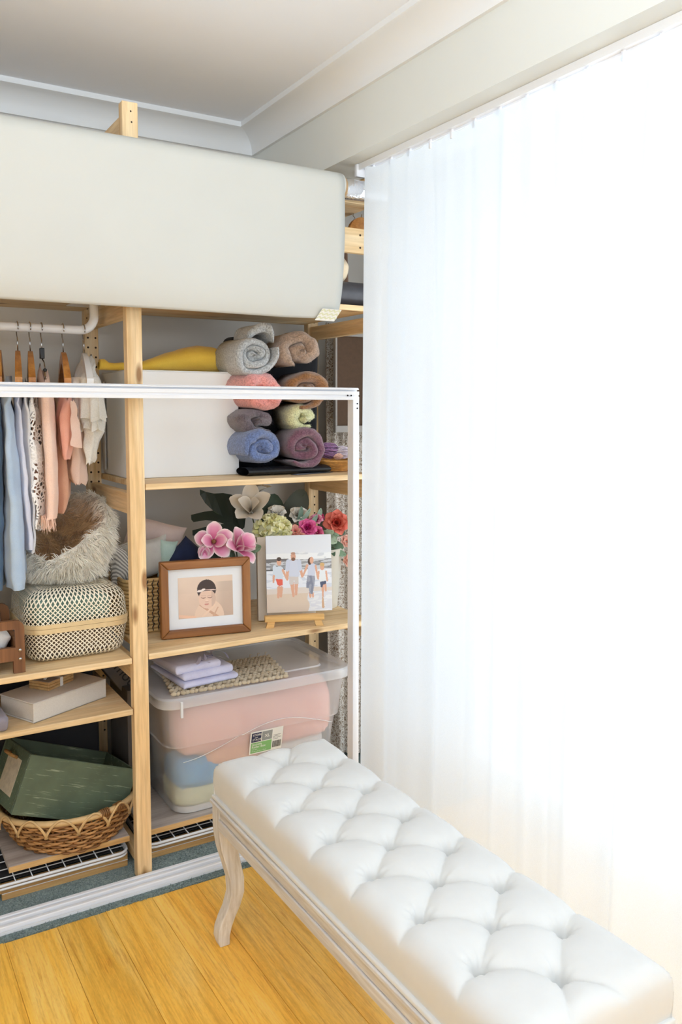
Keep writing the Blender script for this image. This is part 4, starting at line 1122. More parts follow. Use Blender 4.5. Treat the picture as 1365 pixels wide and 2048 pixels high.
# small wicker bowl with yarn
SB = thing('wicker_bowl', 'small honey wicker bowl of yarn at the end of the middle shelf', 'bowl', (1.508, 2.545, ZS))
plain('honey_cane', (208, 150, 76), .45, var=.25, nscale=60)
for j in range(7):
    R = .050+.0042*j+.0006*j*j*.6; z = ZS+.005+.0056*j
    part(MB().tube([(1.508+(R+.0013*(1 if (i+j) % 2 else -1))*math.cos(2*PI*i/44), 2.545+(R+.0013*(1 if (i+j) % 2 else -1))*math.sin(2*PI*i/44), z) for i in range(44)], .0034, 6, True), 'coil', 'honey_cane', SB, smooth=True)
part(MB().lathe([(0, ZS+.001), (.050, ZS+.001), (.05, ZS+.006), (0, ZS+.006)], 24, M=Matrix.Translation((1.508, 2.545, 0))), 'base', 'honey_cane', SB)
def yarn(name, rgb, c, r, n, seed, label, th=.0022):
    rn = random.Random(seed); m = MB(); wool('yarn_%d_%d_%d' % rgb, rgb, .7)
    for k in range(n):
        a, b = rn.uniform(0, PI), rn.uniform(0, 2*PI); M = Matrix.Rotation(a, 3, 'X') @ Matrix.Rotation(b, 3, 'Z')
        rr_ = rn.uniform(.6, 1.0)
        m.tube([Vector(c)+Vector((r[0], r[1], r[2]))*(M @ Vector((rr_*math.cos(2*PI*i/14), rr_*math.sin(2*PI*i/14), rn.uniform(-.12, .12)))) for i in range(14)], th, 5, True)
    o = single(m, name, 'yarn_%d_%d_%d' % rgb, label, 'yarn', smooth=True, group='yarn in the wicker bowl'); return o
yarn('yarn_ball', (158, 108, 160), (1.480, 2.542, 1.262), (.040, .036, .030), 40, 1, 'purple yarn tangle in the small wicker bowl')
yarn('yarn_ball', (226, 208, 222), (1.528, 2.525, 1.256), (.032, .030, .024), 34, 2, 'pale pink white yarn tangle in the small wicker bowl')
yarn('yarn_ball', (150, 190, 186), (1.552, 2.555, 1.250), (.024, .022, .018), 24, 3, 'mint yarn tangle in the small wicker bowl')
yarn('yarn_ball', (240, 180, 158), (1.500, 2.505, 1.242), (.018, .013, .010), 14, 4, 'peach yarn tangle in the small wicker bowl')

# ---- beyond the side frame: lace gown and framed board
t = NT('lace_print'); v = t.coords()
vo = t.new('ShaderNodeTexVoronoi'); vo.feature = 'DISTANCE_TO_EDGE'; vo.inputs['Scale'].default_value = 60
nz = t.new('ShaderNodeTexNoise'); nz.inputs['Scale'].default_value = 38; t.link(v, nz.inputs['Vector'])
vm = t.new('ShaderNodeVectorMath'); vm.operation = 'MULTIPLY_ADD'; t.link(nz.outputs['Color'], vm.inputs[0]); vm.inputs[1].default_value = (.05,)*3; t.link(v, vm.inputs[2]); t.link(vm.outputs[0], vo.inputs['Vector'])
w1 = t.noise(vm.outputs[0], 75, 2, .5, 1.6)
e1 = t.ramp(w1, [(.44, (0, 0, 0)), (.48, (1, 1, 1)), (.53, (1, 1, 1)), (.57, (0, 0, 0))])
e2 = t.ramp(vo.outputs['Distance'], [(.05, (1, 1, 1)), (.11, (0, 0, 0))])
t.color(t.mix(t.math('MAXIMUM', e1, e2), lin((150, 132, 114)), lin((232, 228, 222)))); t.rough(.9); t.bump(e1, .3, .002); MATS['lace_print'] = t.m
def lg_(u, v):
    x = lerp(1.618, 1.93, u); z = lerp(1.74, .03, v)
    return (x, 2.79+.020*math.sin(u*26+v*2)+.010*math.sin(u*57)-.035*v, z)
m = MB().grid(lg_, 70, 40)
single(m, 'lace_gown', 'lace_print', 'long taupe gown with white lace hanging beyond the side frame', 'gown', smooth=True, fix=False)
plain('brown_board', (84, 62, 44), .8, var=.1, nscale=80, bump=.15); plain('frame_grey', (158, 152, 146), .5)
FB = thing('framed_board', 'dark brown board in a thin grey frame beyond the side frame', 'framed board', (1.74, 2.70, 1.33))
part(MB().box(1.612, 1.90, 2.708, 2.714, 1.345, 1.685), 'board', 'brown_board', FB)
for b in ((1.604, 1.908, 2.700, 2.718, 1.320, 1.346), (1.604, 1.908, 2.700, 2.718, 1.682, 1.706), (1.604, 1.613, 2.700, 2.718, 1.346, 1.682), (1.899, 1.908, 2.700, 2.718, 1.346, 1.682)):
    part(MB().rbox(*b, .0015, 1), 'frame_bar', 'frame_grey', FB)

# ================================================================== TOP SHELF, SEEN PAST THE PAPER
plain('charcoal_vinyl', (70, 70, 76), .35, var=.12, nscale=60)
m = MB().lathe([(.0, 1.05), (.030, 1.05), (.0405, 1.05), (.0405, 1.552), (.030, 1.552), (0, 1.552)], 32, M=Matrix.Translation((0, 2.415, 1.7915)) @ Matrix.Rotation(PI/2, 4, 'Y'))
single(m, 'vinyl_roll', 'charcoal_vinyl', 'charcoal grey vinyl roll lying on the upper shelf', 'roll', smooth=True, angle=40)
fabric('cream_fleece', (242, 226, 198), (232, 212, 180)); fabric('cocoa_fabric', (120, 88, 66), (92, 64, 46))
m = MB(); m.grid(lambda u, v: (1.25+.228*v-.02*max(0, v-.93)/.07*0, 2.430+(.037 if v < .97 else .028)*math.cos(2*PI*u), 1.872+(.040 if v < .97 else .030)*math.sin(2*PI*u)), 24, 24, cu=True); m.f.append(tuple(24*24+k for k in range(24)))
jitter(m, 30, .004); single(m, 'fleece_roll', 'cream_fleece', 'cream fleece roll resting on the charcoal vinyl roll', 'roll', smooth=True, angle=60)
m = MB().rbox(1.20, 1.552, 2.50, 2.66, 1.7505, 1.985, .03, 4); jitter(m, 18, .010)
for i, p in enumerate(m.v): m.v[i] = (p[0], p[1], max(p[2], 1.7505))
single(m, 'brown_blanket', 'cocoa_fabric', 'folded cocoa brown blanket behind the cream fleece roll', 'blanket', smooth=True)
WH = thing('wooden_hook_board', 'rounded brown wooden board hanging from wire hooks near the curtain', 'hook board', (1.575, 2.50, 1.99))
poly = [(1.520+.055*(1-math.cos(a)), 2.0+.066*math.sin(a)) for a in [i*PI/14 for i in range(15)]]
part(MB().prism(poly, 2.470, 2.485, 'y'), 'board', 'hanger_wood', WH)
for x in (1.545, 1.578):
    part(MB().tube([(x, 2.478, 2.055), (x+.003, 2.475, 2.062), (x-.002, 2.478, 2.069), (x, 2.478, 2.077)], .0016, 6), 'wire_hook', 'chrome', WH)
single(MB().rbox(1.452, 1.50, 2.365, 2.385, 2.0962, 2.108, .003), 'black_clip', 'black_plastic', 'small black clip on the topmost shelf edge', 'clip')

# ================================================================== LOWER SHELF, RIGHT BAY
ZL = .6845
vcol_mat('print', .55); vcol_mat('petal', .6, .15)
def ell(x, y, cx, cy, rx, ry, a=0.0):
    c_, s_ = math.cos(a), math.sin(a); dx, dy = x-cx, y-cy
    return ((dx*c_+dy*s_)/rx)**2+((-dx*s_+dy*c_)/ry)**2
def inpoly(x, y, P):
    r = False; j = len(P)-1
    for i in range(len(P)):
        if (P[i][1] > y) != (P[j][1] > y) and x < (P[j][0]-P[i][0])*(y-P[i][1])/(P[j][1]-P[i][1])+P[i][0]: r = not r
        j = i
    return r
def cap(x, y, x0, y0, x1, y1, w0, w1):
    dx, dy = x1-x0, y1-y0; t_ = max(0, min(1, ((x-x0)*dx+(y-y0)*dy)/(dx*dx+dy*dy)))
    return math.hypot(x-x0-dx*t_, y-y0-dy*t_) < lerp(w0, w1, t_)
def nz2(x, y, s=1.0): return mnoise.noise(Vector((x*s, y*s, 3.3)))
def print_grid(fn, w, h, nx, ny):
    """flat print in the local xz plane, colours from fn(x 0..1, y 0..1 downwards)"""
    m = MB(); m.c = []
    m.grid(lambda u, v: (w*u, 0, h*(1-v)), nx, ny)
    for j in range(ny+1):
        for i in range(nx+1): m.c.append(fn(i/nx, j/ny))
    return m
# ---- framed newborn portrait
wood('frame_oak', 'x', (172, 118, 66), (150, 98, 50), (120, 74, 34), rough=.45, knots=False); wood('frame_oak_z', 'z', (172, 118, 66), (150, 98, 50), (120, 74, 34), rough=.45, knots=False)
plain('mat_board', (232, 235, 240), .8, var=.01)
FRW, FRH = .290, .243
ang = math.atan2(-.051, .282)
PF = thing('picture_frame', 'brown wooden picture frame with white mount and a newborn portrait', 'picture frame', (.839, 2.479, ZL+.0017), rot=(math.radians(-2.5), 0, ang))
b_ = .026
def bar(pts, y0, y1): return MB().add([(x, y, z) for y in (y0, y1) for x, z in pts], [(0, 1, 2, 3), (7, 6, 5, 4), (0, 4, 5, 1), (1, 5, 6, 2), (2, 6, 7, 3), (3, 7, 4, 0)])
for pts, mt in (([(0, 0), (FRW, 0), (FRW-b_, b_), (b_, b_)], 'frame_oak'), ([(0, FRH), (b_, FRH-b_), (FRW-b_, FRH-b_), (FRW, FRH)], 'frame_oak'), ([(0, 0), (b_, b_), (b_, FRH-b_), (0, FRH)], 'frame_oak_z'), ([(FRW, 0), (FRW, FRH), (FRW-b_, FRH-b_), (FRW-b_, b_)], 'frame_oak_z')):
    o = part(bar(pts, 0, .034), 'frame_bar', mt, PF, local=True)
    bv = o.modifiers.new('rounded', 'BEVEL'); bv.width = .004; bv.segments = 3
part(MB().box(b_-.003, FRW-b_+.003, .014, .017, b_-.003, FRH-b_+.003), 'mount', 'mat_board', PF, local=True)
part(MB().box(.004, FRW-.004, .030, .033, .004, FRH-.004), 'back_board', 'cardboard', PF, local=True)
def baby(x, y):
    sk = (228, 196, 176)
    c = [lerp(232, 214, y)+6*nz2(x, y, 3), lerp(210, 186, y)+6*nz2(x, y, 3), lerp(192, 166, y)+6*nz2(x, y, 3)]
    if y < .40: c = [v_*.985 for v_ in c]
    if x > .68 and y > .15: c = [v_*(1-.10*smoothstep(.60, .85, x)) for v_ in c]
    if ell(x, y, .56, 1.0, .27, .42) < 1: c = [228, 200, 178]
    if cap(x, y, .40, .70, .72, 1.02, .022, .03) : c = [206, 162, 136]
    if cap(x, y, .66, .72, .44, .98, .018, .02): c = [234, 204, 180]
    if cap(x, y, .72, .78, .62, 1.02, .012, .016): c = [208, 168, 142]
    if cap(x, y, .02, .93, .28, .99, .03, .04): c = [234, 192, 164]
    if ell(x, y, .515, .33, .175, .25) < 1: c = [66, 52, 50]
    if ell(x, y, .525, .555, .158, .235) < 1: c = list(sk)
    if ell(x, y, .525, .555, .158, .235) < 1 and x > .60: c = [v_*.92 for v_ in c]
    if ell(x, y, .49, .40, .16, .10) < 1 and y < .36: c = [70, 54, 52]
    for ex in (.455, .575):
        if abs(y-(.535+.02*((x-ex)/.04)**2*-1)) < .010 and abs(x-ex) < .042: c = [150, 112, 98]
        if abs(y-.475) < .007 and abs(x-ex) < .045: c = [196, 160, 142]
    if ell(x, y, .515, .60, .028, .03) < 1: c = [236, 206, 188]
    if ell(x, y, .515, .628, .035, .010) < 1: c = [200, 156, 138]
    if ell(x, y, .513, .685, .042, .014) < 1: c = [196, 128, 116]
    if ell(x, y, .513, .700, .036, .008) < 1: c = [214, 150, 138]
    yb = .335+.10*(x-.36)*(.70-x)*-4+.02*x
    if abs(y-yb) < .012 and .355 < x < .685: c = [226, 200, 192]
    if ell(x, y, .395, .355, .055, .026, -.25) < 1 or ell(x, y, .455, .325, .040, .026, -.5) < 1: c = [240, 226, 220]
    return lin(c)
o = part(print_grid(baby, .176, .131, 150, 112), 'portrait_print', 'print', PF, local=True, label='newborn wrapped in peach cloth with bow headband'); o.location = (.057, .0132, .058)
# ---- beach canvas on its easel
ang = math.atan2(-.075, .209)
CV = thing('canvas_print', 'square beach family photo on a canvas on the small easel', 'canvas print', (1.207, 2.482, .7250), rot=(math.radians(-6), 0, ang))
CWd, CHt = .223, .258
part(MB().rbox(0, CWd, .0006, .018, 0, CHt, .0012, 1), 'canvas', 'mat_board', CV, local=True)
def beach(x, y):
    c = [lerp(216, 224, y*3), lerp(222, 229, y*3), lerp(232, 236, y*3)]
    if y > .235+.012*nz2(x, y, 6): c = [232, 236, 240] if nz2(x, y*3, 9) > -.25 else [206, 212, 220]
    if y > .315: c = [196, 200, 206] if nz2(x*.7, y*4, 10) > .05 else ([150, 152, 156] if nz2(x, y*5, 16) > -.2 else [118, 120, 124])
    if y > .30 and x < .34 and y < .30+.05+.03*nz2(x, 0, 9): c = [112, 110, 110]
    if y > .44 and x < .32-(y-.44)*2: c = [86, 88, 92]
    if y > .455+.02*nz2(x, 0, 5): c = [226, 231, 240] if nz2(x, y*4, 8) > -.3 else [206, 213, 226]
    if y > .69+.02*nz2(x, 0, 4): c = [218, 208, 200]
    if y > .76: c = [214, 196, 178]
    if y > .74 and x > .62+.1*nz2(0, y, 7): c = [216, 218, 226] if nz2(x, y*5, 9) > -.1 else [228, 230, 234]
    sk = [216, 166, 140]; blu = [206, 214, 230]
    def P(*a): return inpoly(x, y, a)
    # boy in coral shorts
    if cap(x, y, .185, .68, .175, .80, .026, .018) or cap(x, y, .225, .68, .215, .79, .022, .016): c = sk
    if P((.135, .55), (.245, .56), (.245, .645), (.20, .655), (.165, .64)): c = [222, 96, 78]
    if P((.135, .405), (.215, .395), (.255, .42), (.25, .57), (.13, .56)): c = [206, 218, 232]
    if cap(x, y, .12, .42, .105, .60, .020, .014) or cap(x, y, .25, .45, .30, .55, .018, .014): c = sk
    if cap(x, y, .125, .41, .118, .49, .026, .022): c = [206, 218, 232]
    if ell(x, y, .195, .34, .036, .05) < 1: c = sk
    if ell(x, y, .195, .305, .037, .026) < 1: c = [70, 54, 48]
    # tall man
    if cap(x, y, .385, .62, .405, .79, .030, .018) or cap(x, y, .455, .62, .445, .77, .030, .018): c = sk
    if P((.345, .53), (.49, .53), (.485, .64), (.43, .64), (.42, .58), (.40, .645), (.345, .64)): c = [206, 200, 198]
    if P((.33, .34), (.40, .315), (.47, .32), (.52, .35), (.50, .545), (.34, .535)): c = [204, 211, 228]
    if cap(x, y, .325, .40, .315, .57, .026, .018) or cap(x, y, .515, .42, .545, .54, .024, .017): c = sk
    if cap(x, y, .335, .345, .318, .44, .034, .030) or cap(x, y, .50, .35, .515, .44, .034, .028): c = [200, 208, 226]
    if ell(x, y, .412, .277, .037, .055) < 1: c = [206, 156, 132]
    if ell(x, y, .412, .312, .033, .022) < 1: c = [120, 84, 66]
    if ell(x, y, .412, .235, .034, .016) < 1: c = [176, 136, 116]
    # woman
    if cap(x, y, .66, .76, .665, .81, .020, .016) or cap(x, y, .70, .77, .705, .81, .018, .014): c = sk
    if P((.625, .53), (.74, .53), (.735, .64), (.70, .78), (.65, .77), (.645, .70), (.60, .69), (.605, .63)): c = [154, 158, 174] if nz2(x*3, y, 12) > -.1 else [128, 134, 152]
    if P((.635, .38), (.70, .365), (.755, .39), (.74, .54), (.63, .53)): c = [202, 208, 226]
    if cap(x, y, .625, .40, .56, .53, .018, .013) or cap(x, y, .755, .41, .785, .57, .016, .013): c = sk
    if ell(x, y, .678, .335, .036, .040) < 1 or ell(x, y, .665, .35, .030, .045) < 1: c = [64, 46, 42]
    if ell(x, y, .695, .335, .030, .046) < 1: c = sk
    # small child
    if cap(x, y, .855, .66, .86, .81, .020, .013) or cap(x, y, .895, .64, .905, .74, .020, .014): c = sk
    if P((.815, .61), (.915, .60), (.91, .65), (.865, .66), (.85, .70), (.825, .69)): c = [74, 84, 110]
    if P((.80, .475), (.91, .47), (.915, .61), (.82, .62)): c = [226, 232, 236]
    if cap(x, y, .80, .49, .79, .58, .014, .012) or cap(x, y, .915, .49, .93, .61, .014, .012): c = sk
    if ell(x, y, .855, .425, .034, .046) < 1: c = sk
    if ell(x, y, .855, .395, .036, .026) < 1: c = [206, 170, 116]
    if cap(x, y, .855, .83, .86, .95, .012, .02) : c = [206, 170, 140]
    return lin([max(0, min(255, v_)) for v_ in c])
part(print_grid(beach, CWd, CHt, 190, 220), 'beach_print', 'print', CV, local=True, label='four people holding hands on a beach')
EA = thing('display_easel', 'small pine tabletop easel holding the beach canvas', 'easel', (1.28, 2.43, ZL), rotz=ang)
wood('easel_pine', 'x', (236, 194, 128), (222, 174, 104), (198, 148, 80), knots=False)
part(MB().rbox(-.098, .102, -.016, .006, .0185, .038, .0015, 1), 'ledge', 'easel_pine', EA, local=True)
for s_ in (-1, 1):
    m = MB(); x0, x1 = .002+s_*.084, .002+s_*.078
    m.add([(x0-.013, -.020, 0), (x0+.013, -.020, 0), (x0+.013, -.008, 0), (x0-.013, -.008, 0), (x1-.012, -.012, .0186), (x1+.012, -.012, .0186), (x1+.012, .002, .0186), (x1-.012, .002, .0186)], [(3, 2, 1, 0), (4, 5, 6, 7), (0, 1, 5, 4), (1, 2, 6, 5), (2, 3, 7, 6), (3, 0, 4, 7)])
    part(m, 'leg', 'easel_pine', EA, local=True)
part(MB().add([(-.01, .085, 0), (.01, .085, 0), (.01, .095, 0), (-.01, .095, 0), (-.01, .05, .16), (.01, .05, .16), (.01, .06, .16), (-.01, .06, .16)], [(3, 2, 1, 0), (4, 5, 6, 7), (0, 1, 5, 4), (1, 2, 6, 5), (2, 3, 7, 6), (3, 0, 4, 7)]), 'back_leg', 'easel_pine', EA, local=True)
# cream album behind the canvas
plain('album_cream', (232, 222, 208), .8, var=.05, nscale=400)
AC = thing('cream_album', 'cream cloth album standing behind the beach canvas', 'album', (1.20, 2.535, ZL+.0028), rot=(math.radians(-5), 0, ang*.9))
part(MB().rbox(0, .20, 0, .003, .0, .285, .001, 1), 'front_cover', 'album_cream', AC, local=True)
part(MB().rbox(0, .20, .027, .030, .0, .285, .001, 1), 'back_cover', 'album_cream', AC, local=True)
part(MB().rbox(0, .004, .003, .027, .0, .285, .001, 1), 'spine', 'album_cream', AC, local=True)
part(MB().box(.006, .196, .004, .026, .004, .281), 'page_block', 'mat_board', AC, local=True)
part(MB().box(.030, .0325, -.0008, 0, .0, .285), 'hinge_groove', 'pelmet_grey', AC, local=True)

# ---- cushions and woven basket at the back left
def cushion(w, h, d, M, pinch=.12):
    m = MB()
    for s_ in (1, -1):
        def f(u, v, s_=s_):
            a, b = 2*u-1, 2*v-1
            k = max(0, (1-abs(a)**2.4))**.5*max(0, (1-abs(b)**2.4))**.5
            sx = 1-pinch*(1-abs(a)**0)*0-.10*(1-b*b)*0
            x = w/2*a*(1-.07*(1-abs(b)**3)*abs(a)**3); z = h/2*b*(1-.07*(1-abs(a)**3)*abs(b)**3)
            return (x, s_*d/2*k, z)
        m.grid(f, 20, 20, M=M)
    jitter(m, 18, .006); return m
fabric('blush_linen', (232, 214, 208), (220, 200, 194)); fabric('silver_satin', (206, 204, 198), (180, 176, 170), rough=.45); fabric('mint_satin', (190, 210, 200), (160, 186, 178), rough=.5)
fabric('navy_cotton', (38, 48, 78), (26, 34, 60))
t = NT('herringbone'); v = t.coords((1, 1, 1)); wv_ = t.new('ShaderNodeTexWave'); wv_.inputs['Scale'].default_value = 55; wv_.inputs['Distortion'].default_value = 1.0; wv_.bands_direction = 'DIAGONAL'; t.link(v, wv_.inputs['Vector'])
t.color(t.ramp(wv_.outputs[0], [(.35, lin((150, 146, 142))), (.6, lin((226, 222, 216)))])); t.rough(.9); MATS['herringbone'] = t.m
WBK = thing('stitched_basket', 'straw basket with black stitching behind the picture frame', 'basket', (.86, 2.70, ZL))
plain('straw', (206, 172, 118), .6, var=.2, nscale=70)
for j in range(15):
    z = ZL+.0062+.0118*j; P = rrect(.20+.0006*j, .21, .03, 64)
    part(MB().tube([(.868+p[0], 2.70+p[1], z) for p in P], .0062, 7, True), 'coil', 'straw', WBK, smooth=True)
st = None
for (x0, ybase) in [(.775+.0185*k, 2.5882) for k in range(11)]:
    for j in range(14):
        m = MB().rbox(-.0014, .0014, -.0012, .0012, -.0075, .0075, .0008, 1)
        if st is None: st = part(m, 'stitch', 'black_plastic', WBK, local=True)
        else: st = share(st, 'stitch', WBK)
        st.location = (x0-.86+.0028*((j % 2)*2-1)*.5, ybase-2.70-.0005, .013+.0118*j); st.rotation_euler = (0, .35 if j % 2 else -.2, 0)
part(MB().box(.78, .956, 2.61, 2.79, ZL, ZL+.004), 'base', 'straw', WBK)
def M4(x, y, z, rx=0, ry=0, rz=0): return Matrix.Translation((x, y, z)) @ Matrix.Rotation(rz, 4, 'Z') @ Matrix.Rotation(ry, 4, 'Y') @ Matrix.Rotation(rx, 4, 'X')
single(cushion(.20, .17, .07, M4(.905, 2.755, .945, 0, .28, -.2)), 'blush_cushion', 'blush_linen', 'blush pink cushion in the straw basket by the wall', 'cushion', smooth=True, group='cushions in the straw basket')
single(cushion(.15, .135, .06, M4(.860, 2.665, .915, .1, -.2, -.1)), 'silver_cushion', 'silver_satin', 'shiny silver cushion behind the picture frame', 'cushion', smooth=True, group='cushions in the straw basket')
single(cushion(.06, .13, .05, M4(.922, 2.640, .912, .1, .05, -.2)), 'mint_cushion', 'mint_satin', 'mint green cushion edge beside the silver cushion', 'cushion', smooth=True, group='cushions in the straw basket')
single(cushion(.13, .14, .07, M4(.800, 2.700, .905, .1, -.1, .35)), 'striped_cushion', 'herringbone', 'grey and white striped cushion behind the post', 'cushion', smooth=True, group='cushions in the straw basket')
m = MB().add([(.955, 2.56, .905), (1.025, 2.57, .90), (1.005, 2.60, .965), (.985, 2.62, .93), (.955, 2.60, .885), (1.02, 2.62, .885)], [(0, 1, 2), (0, 2, 3), (1, 5, 2), (2, 5, 3), (0, 3, 4), (3, 5, 4), (0, 4, 5, 1)])
single(cushion(.10, .11, .05, M4(.975, 2.620, .915, .0, .7, -.1)), 'navy_cushion', 'navy_cotton', 'navy blue cushion corner above the picture frame', 'cushion', smooth=True)

# ---- silk flowers
def petal(m, M, L, Wd, cup=.3, curl=.2, base=(1, 1, 1), tip=(1, 1, 1), edge=None, nu=8, nv=8, point=.6, vein=None):
    if m.c is None: m.c = []
    def f(u, v):
        a = 2*u-1; w = Wd/2*(math.sin(PI*min(1, v**.75*.5+.02+v*.46)))**point
        w = Wd/2*(.28+.72*math.sin(min(1, v/.58)*PI/2)) if v < .58 else Wd/2*max(.06, 1-((v-.58)/.42)**2.6)**.62
        z = L*v; x = a*w
        y = -cup*L*(v*(1-v))*1.6+curl*L*max(0, v-.55)**2*3 - cup*w*(a*a)*1.1
        return (x, y, z)
    m.grid(f, nu, nv, M=M)
    for j in range(nv+1):
        v = j/nv
        for i in range(nu+1):
            a = abs(2*i/nu-1); k = smoothstep(.05, 1, v); c = [lerp(base[q], tip[q], k) for q in range(3)]
            if edge: 
                e = max(smoothstep(.62, 1, a), smoothstep(.80, 1, v)); c = [lerp(c[q], edge[q], e) for q in range(3)]
            if vein and (i % 2): c = [c[q]*vein for q in range(3)]
            m.c.append(tuple(c))
    return m
def aim(x, y, z, d, roll=0.0):
    """matrix whose local +z points along d"""
    q = Vector(d).normalized().to_track_quat('Z', 'Y').to_matrix().to_4x4()
    return Matrix.Translation((x, y, z)) @ q @ Matrix.Rotation(roll, 4, 'Z')
def flower_root(name, label, p, cat='flower', group='silk flowers on the lower shelf'): return thing(name, label, cat, p, group=group)
def stem(root, p, q, r=.0022, col='stem_green'):
    a, b = Vector(p), Vector(q); c = (a+b)/2+Vector((.0, .01, -.01))
    part(MB().tube([a, c, b], r, 6), 'stem', col, root, smooth=True)
plain('stem_green', (66, 84, 52), .6)
POT = Vector((1.500, 2.625, .79))
def bloom(root, c, d, rings, cols, name='petal', rollseed=0):
    """rings: (count, L, W, opening angle, cup, curl, r0)"""
    c = Vector(c); rn = random.Random(rollseed)
    B = aim(*c, d)
    for ri, (n, L, Wd, op, cup_, curl, r0) in enumerate(rings):
        for k in range(n):
            a = 2*PI*(k+.5*(ri % 2))/n+rn.uniform(-.12, .12)
            M = B @ Matrix.Rotation(a, 4, 'Z') @ Matrix.Translation((0, r0, -.004*ri*0)) @ Matrix.Rotation(-op+rn.uniform(-.08, .08), 4, 'X')
            m = petal(MB(), M, L*rn.uniform(.92, 1.06), Wd*rn.uniform(.92, 1.08), cup_, curl, *cols[min(ri, len(cols)-1)])
            part(m, name, 'petal', root, smooth=True, fix=False)
PK, PKD, WHT, CRM = lin((236, 164, 194)), lin((206, 88, 138)), lin((250, 236, 232)), lin((240, 226, 206))
TOC = Vector((-.42, -.86, .22))
# pink magnolias over the frame
R = flower_root('pink_magnolia', 'open pink magnolia with dark centre above the picture frame', (1.050, 2.560, .95))
bloom(R, (1.050, 2.560, .966), (-.30, -.85, .35), [(5, .070, .052, 1.12, .16, .10, .004), (2, .060, .046, .62, .25, .0, .003)], [(PKD, PK, WHT)], rollseed=3)
part(MB().sphere((1.046, 2.548, .972), .0075, 10, 8), 'flower_centre', 'cane_dark', R, smooth=True)
stem(R, (1.050, 2.565, .96), (1.16, 2.63, .86))
R = flower_root('pink_magnolia', 'cupped pink magnolia between the picture frame and the canvas', (1.140, 2.550, .93))
bloom(R, (1.128, 2.545, .940), (.35, -.72, .55), [(4, .076, .054, 1.05, .18, .16, .004), (3, .076, .058, .42, .28, .0, .003)], [(PKD, PK, WHT)], rollseed=8)
part(MB().sphere((1.130, 2.540, .948), .006, 10, 8), 'flower_centre', 'cane', R, smooth=True)
stem(R, (1.128, 2.55, .93), (1.18, 2.63, .86))
R = flower_root('magnolia_bud', 'dark pink magnolia bud beside the open magnolia', (1.010, 2.545, .93))
bloom(R, (1.010, 2.545, .922), (-.1, -.35, 1), [(4, .042, .034, .10, .6, -.12, .006)], [(PKD, PK, WHT)], rollseed=5)
stem(R, (1.010, 2.55, .925), (1.12, 2.62, .86))
# white magnolias and dark leaves
for k, (c, d, L, lab, cat) in enumerate((((1.232, 2.655, 1.045), (-.35, -.6, .55), .098, 'large white magnolia in front of the monstera leaf', 0), ((1.268, 2.70, 1.105), (.2, -.2, 1), .066, 'white magnolia standing up to the shelf above', 1))):
    R = flower_root('white_magnolia', lab, c)
    bloom(R, c, d, [(5, L, L*.62, .85, .22, .05, .005), (2, L*.9, L*.6, .35, .3, 0, .003)], [(lin((206, 198, 184)), lin((232, 228, 220)), lin((240, 238, 232)))], rollseed=11+k)
    stem(R, c, (1.30, 2.68, .88))
def leaf(name, label, base, tip, wd, rgb, up=(0, -1, 0), cup=.15, curl=.1, nm='leaf_blade'):
    b, t_ = Vector(base), Vector(tip); d = t_-b; L = d.length
    z = d.normalized(); y = -Vector(up); y = (y-z*y.dot(z)).normalized(); x = y.cross(z)
    M = Matrix(((x.x, y.x, z.x, b.x), (x.y, y.y, z.y, b.y), (x.z, y.z, z.z, b.z), (0, 0, 0, 1)))
    R = flower_root(name, label, base, 'leaf', 'silk leaves on the lower shelf')
    g = lin(rgb); part(petal(MB(), M, L, wd, cup, curl, g, tuple(v_*1.1 for v_ in g), None, 8, 12, .8), nm, 'petal', R, smooth=True, fix=False)
    part(MB().tube([b+d*.02-Vector((0, .0015, 0)), b+d*.5-y*(-.0)+Vector((0, -.001, 0))-Vector((0, .0, 0)), b+d*.92], [.0016, .0012, .0005], 5), 'midrib', 'stem_green', R)
    return R
GD = (44, 62, 48)
leaf('rubber_leaf', 'dark rounded leaf behind the yellow bloom', (1.285, 2.68, .975), (1.352, 2.69, 1.100), .088, GD)
leaf('rubber_leaf', 'dark rounded leaf tilted towards the lace gown', (1.345, 2.69, .985), (1.475, 2.69, 1.105), .092, (56, 60, 46))
leaf('rubber_leaf', 'dark green leaf under the pink magnolias', (1.115, 2.545, .935), (1.085, 2.50, .925), .038, (60, 78, 60))
leaf('rubber_leaf', 'dark leaf between the bud and the frame', (1.09, 2.56, .94), (1.025, 2.54, .922), .036, (44, 58, 46))
leaf('rubber_leaf', 'dark leaf at the side of the cupped magnolia', (1.15, 2.55, .93), (1.205, 2.52, .945), .030, (96, 116, 86))
# monstera
MO = flower_root('monstera_leaf', 'large dark monstera leaf with split lobes against the wall', (1.21, 2.72, .97), 'leaf', 'silk leaves on the lower shelf')
plain('monstera_green', (36, 50, 40), .45, var=.15, nscale=12)
def mono(poly, nm):
    bm = bmesh.new(); vs = [bm.verts.new((x, 2.725+.10*(x-1.12)**2*6+.02*math.sin(z*30), z)) for x, z in poly]
    f = bm.faces.new(vs); bmesh.ops.triangulate(bm, faces=[f])
    ex = bmesh.ops.extrude_face_region(bm, geom=bm.faces[:]); bmesh.ops.translate(bm, vec=(0, .0012, 0), verts=[g for g in ex['geom'] if isinstance(g, bmesh.types.BMVert)])
    return part(MB().bm(bm), nm, 'monstera_green', MO)
mono([(1.075, 1.128), (1.078, 1.108), (1.095, 1.078), (1.118, 1.052), (1.150, 1.030), (1.185, 1.005), (1.215, .972), (1.232, .985), (1.240, 1.02), (1.238, 1.055), (1.225, 1.082), (1.200, 1.102), (1.165, 1.110), (1.130, 1.110), (1.098, 1.118)], 'leaf_blade')
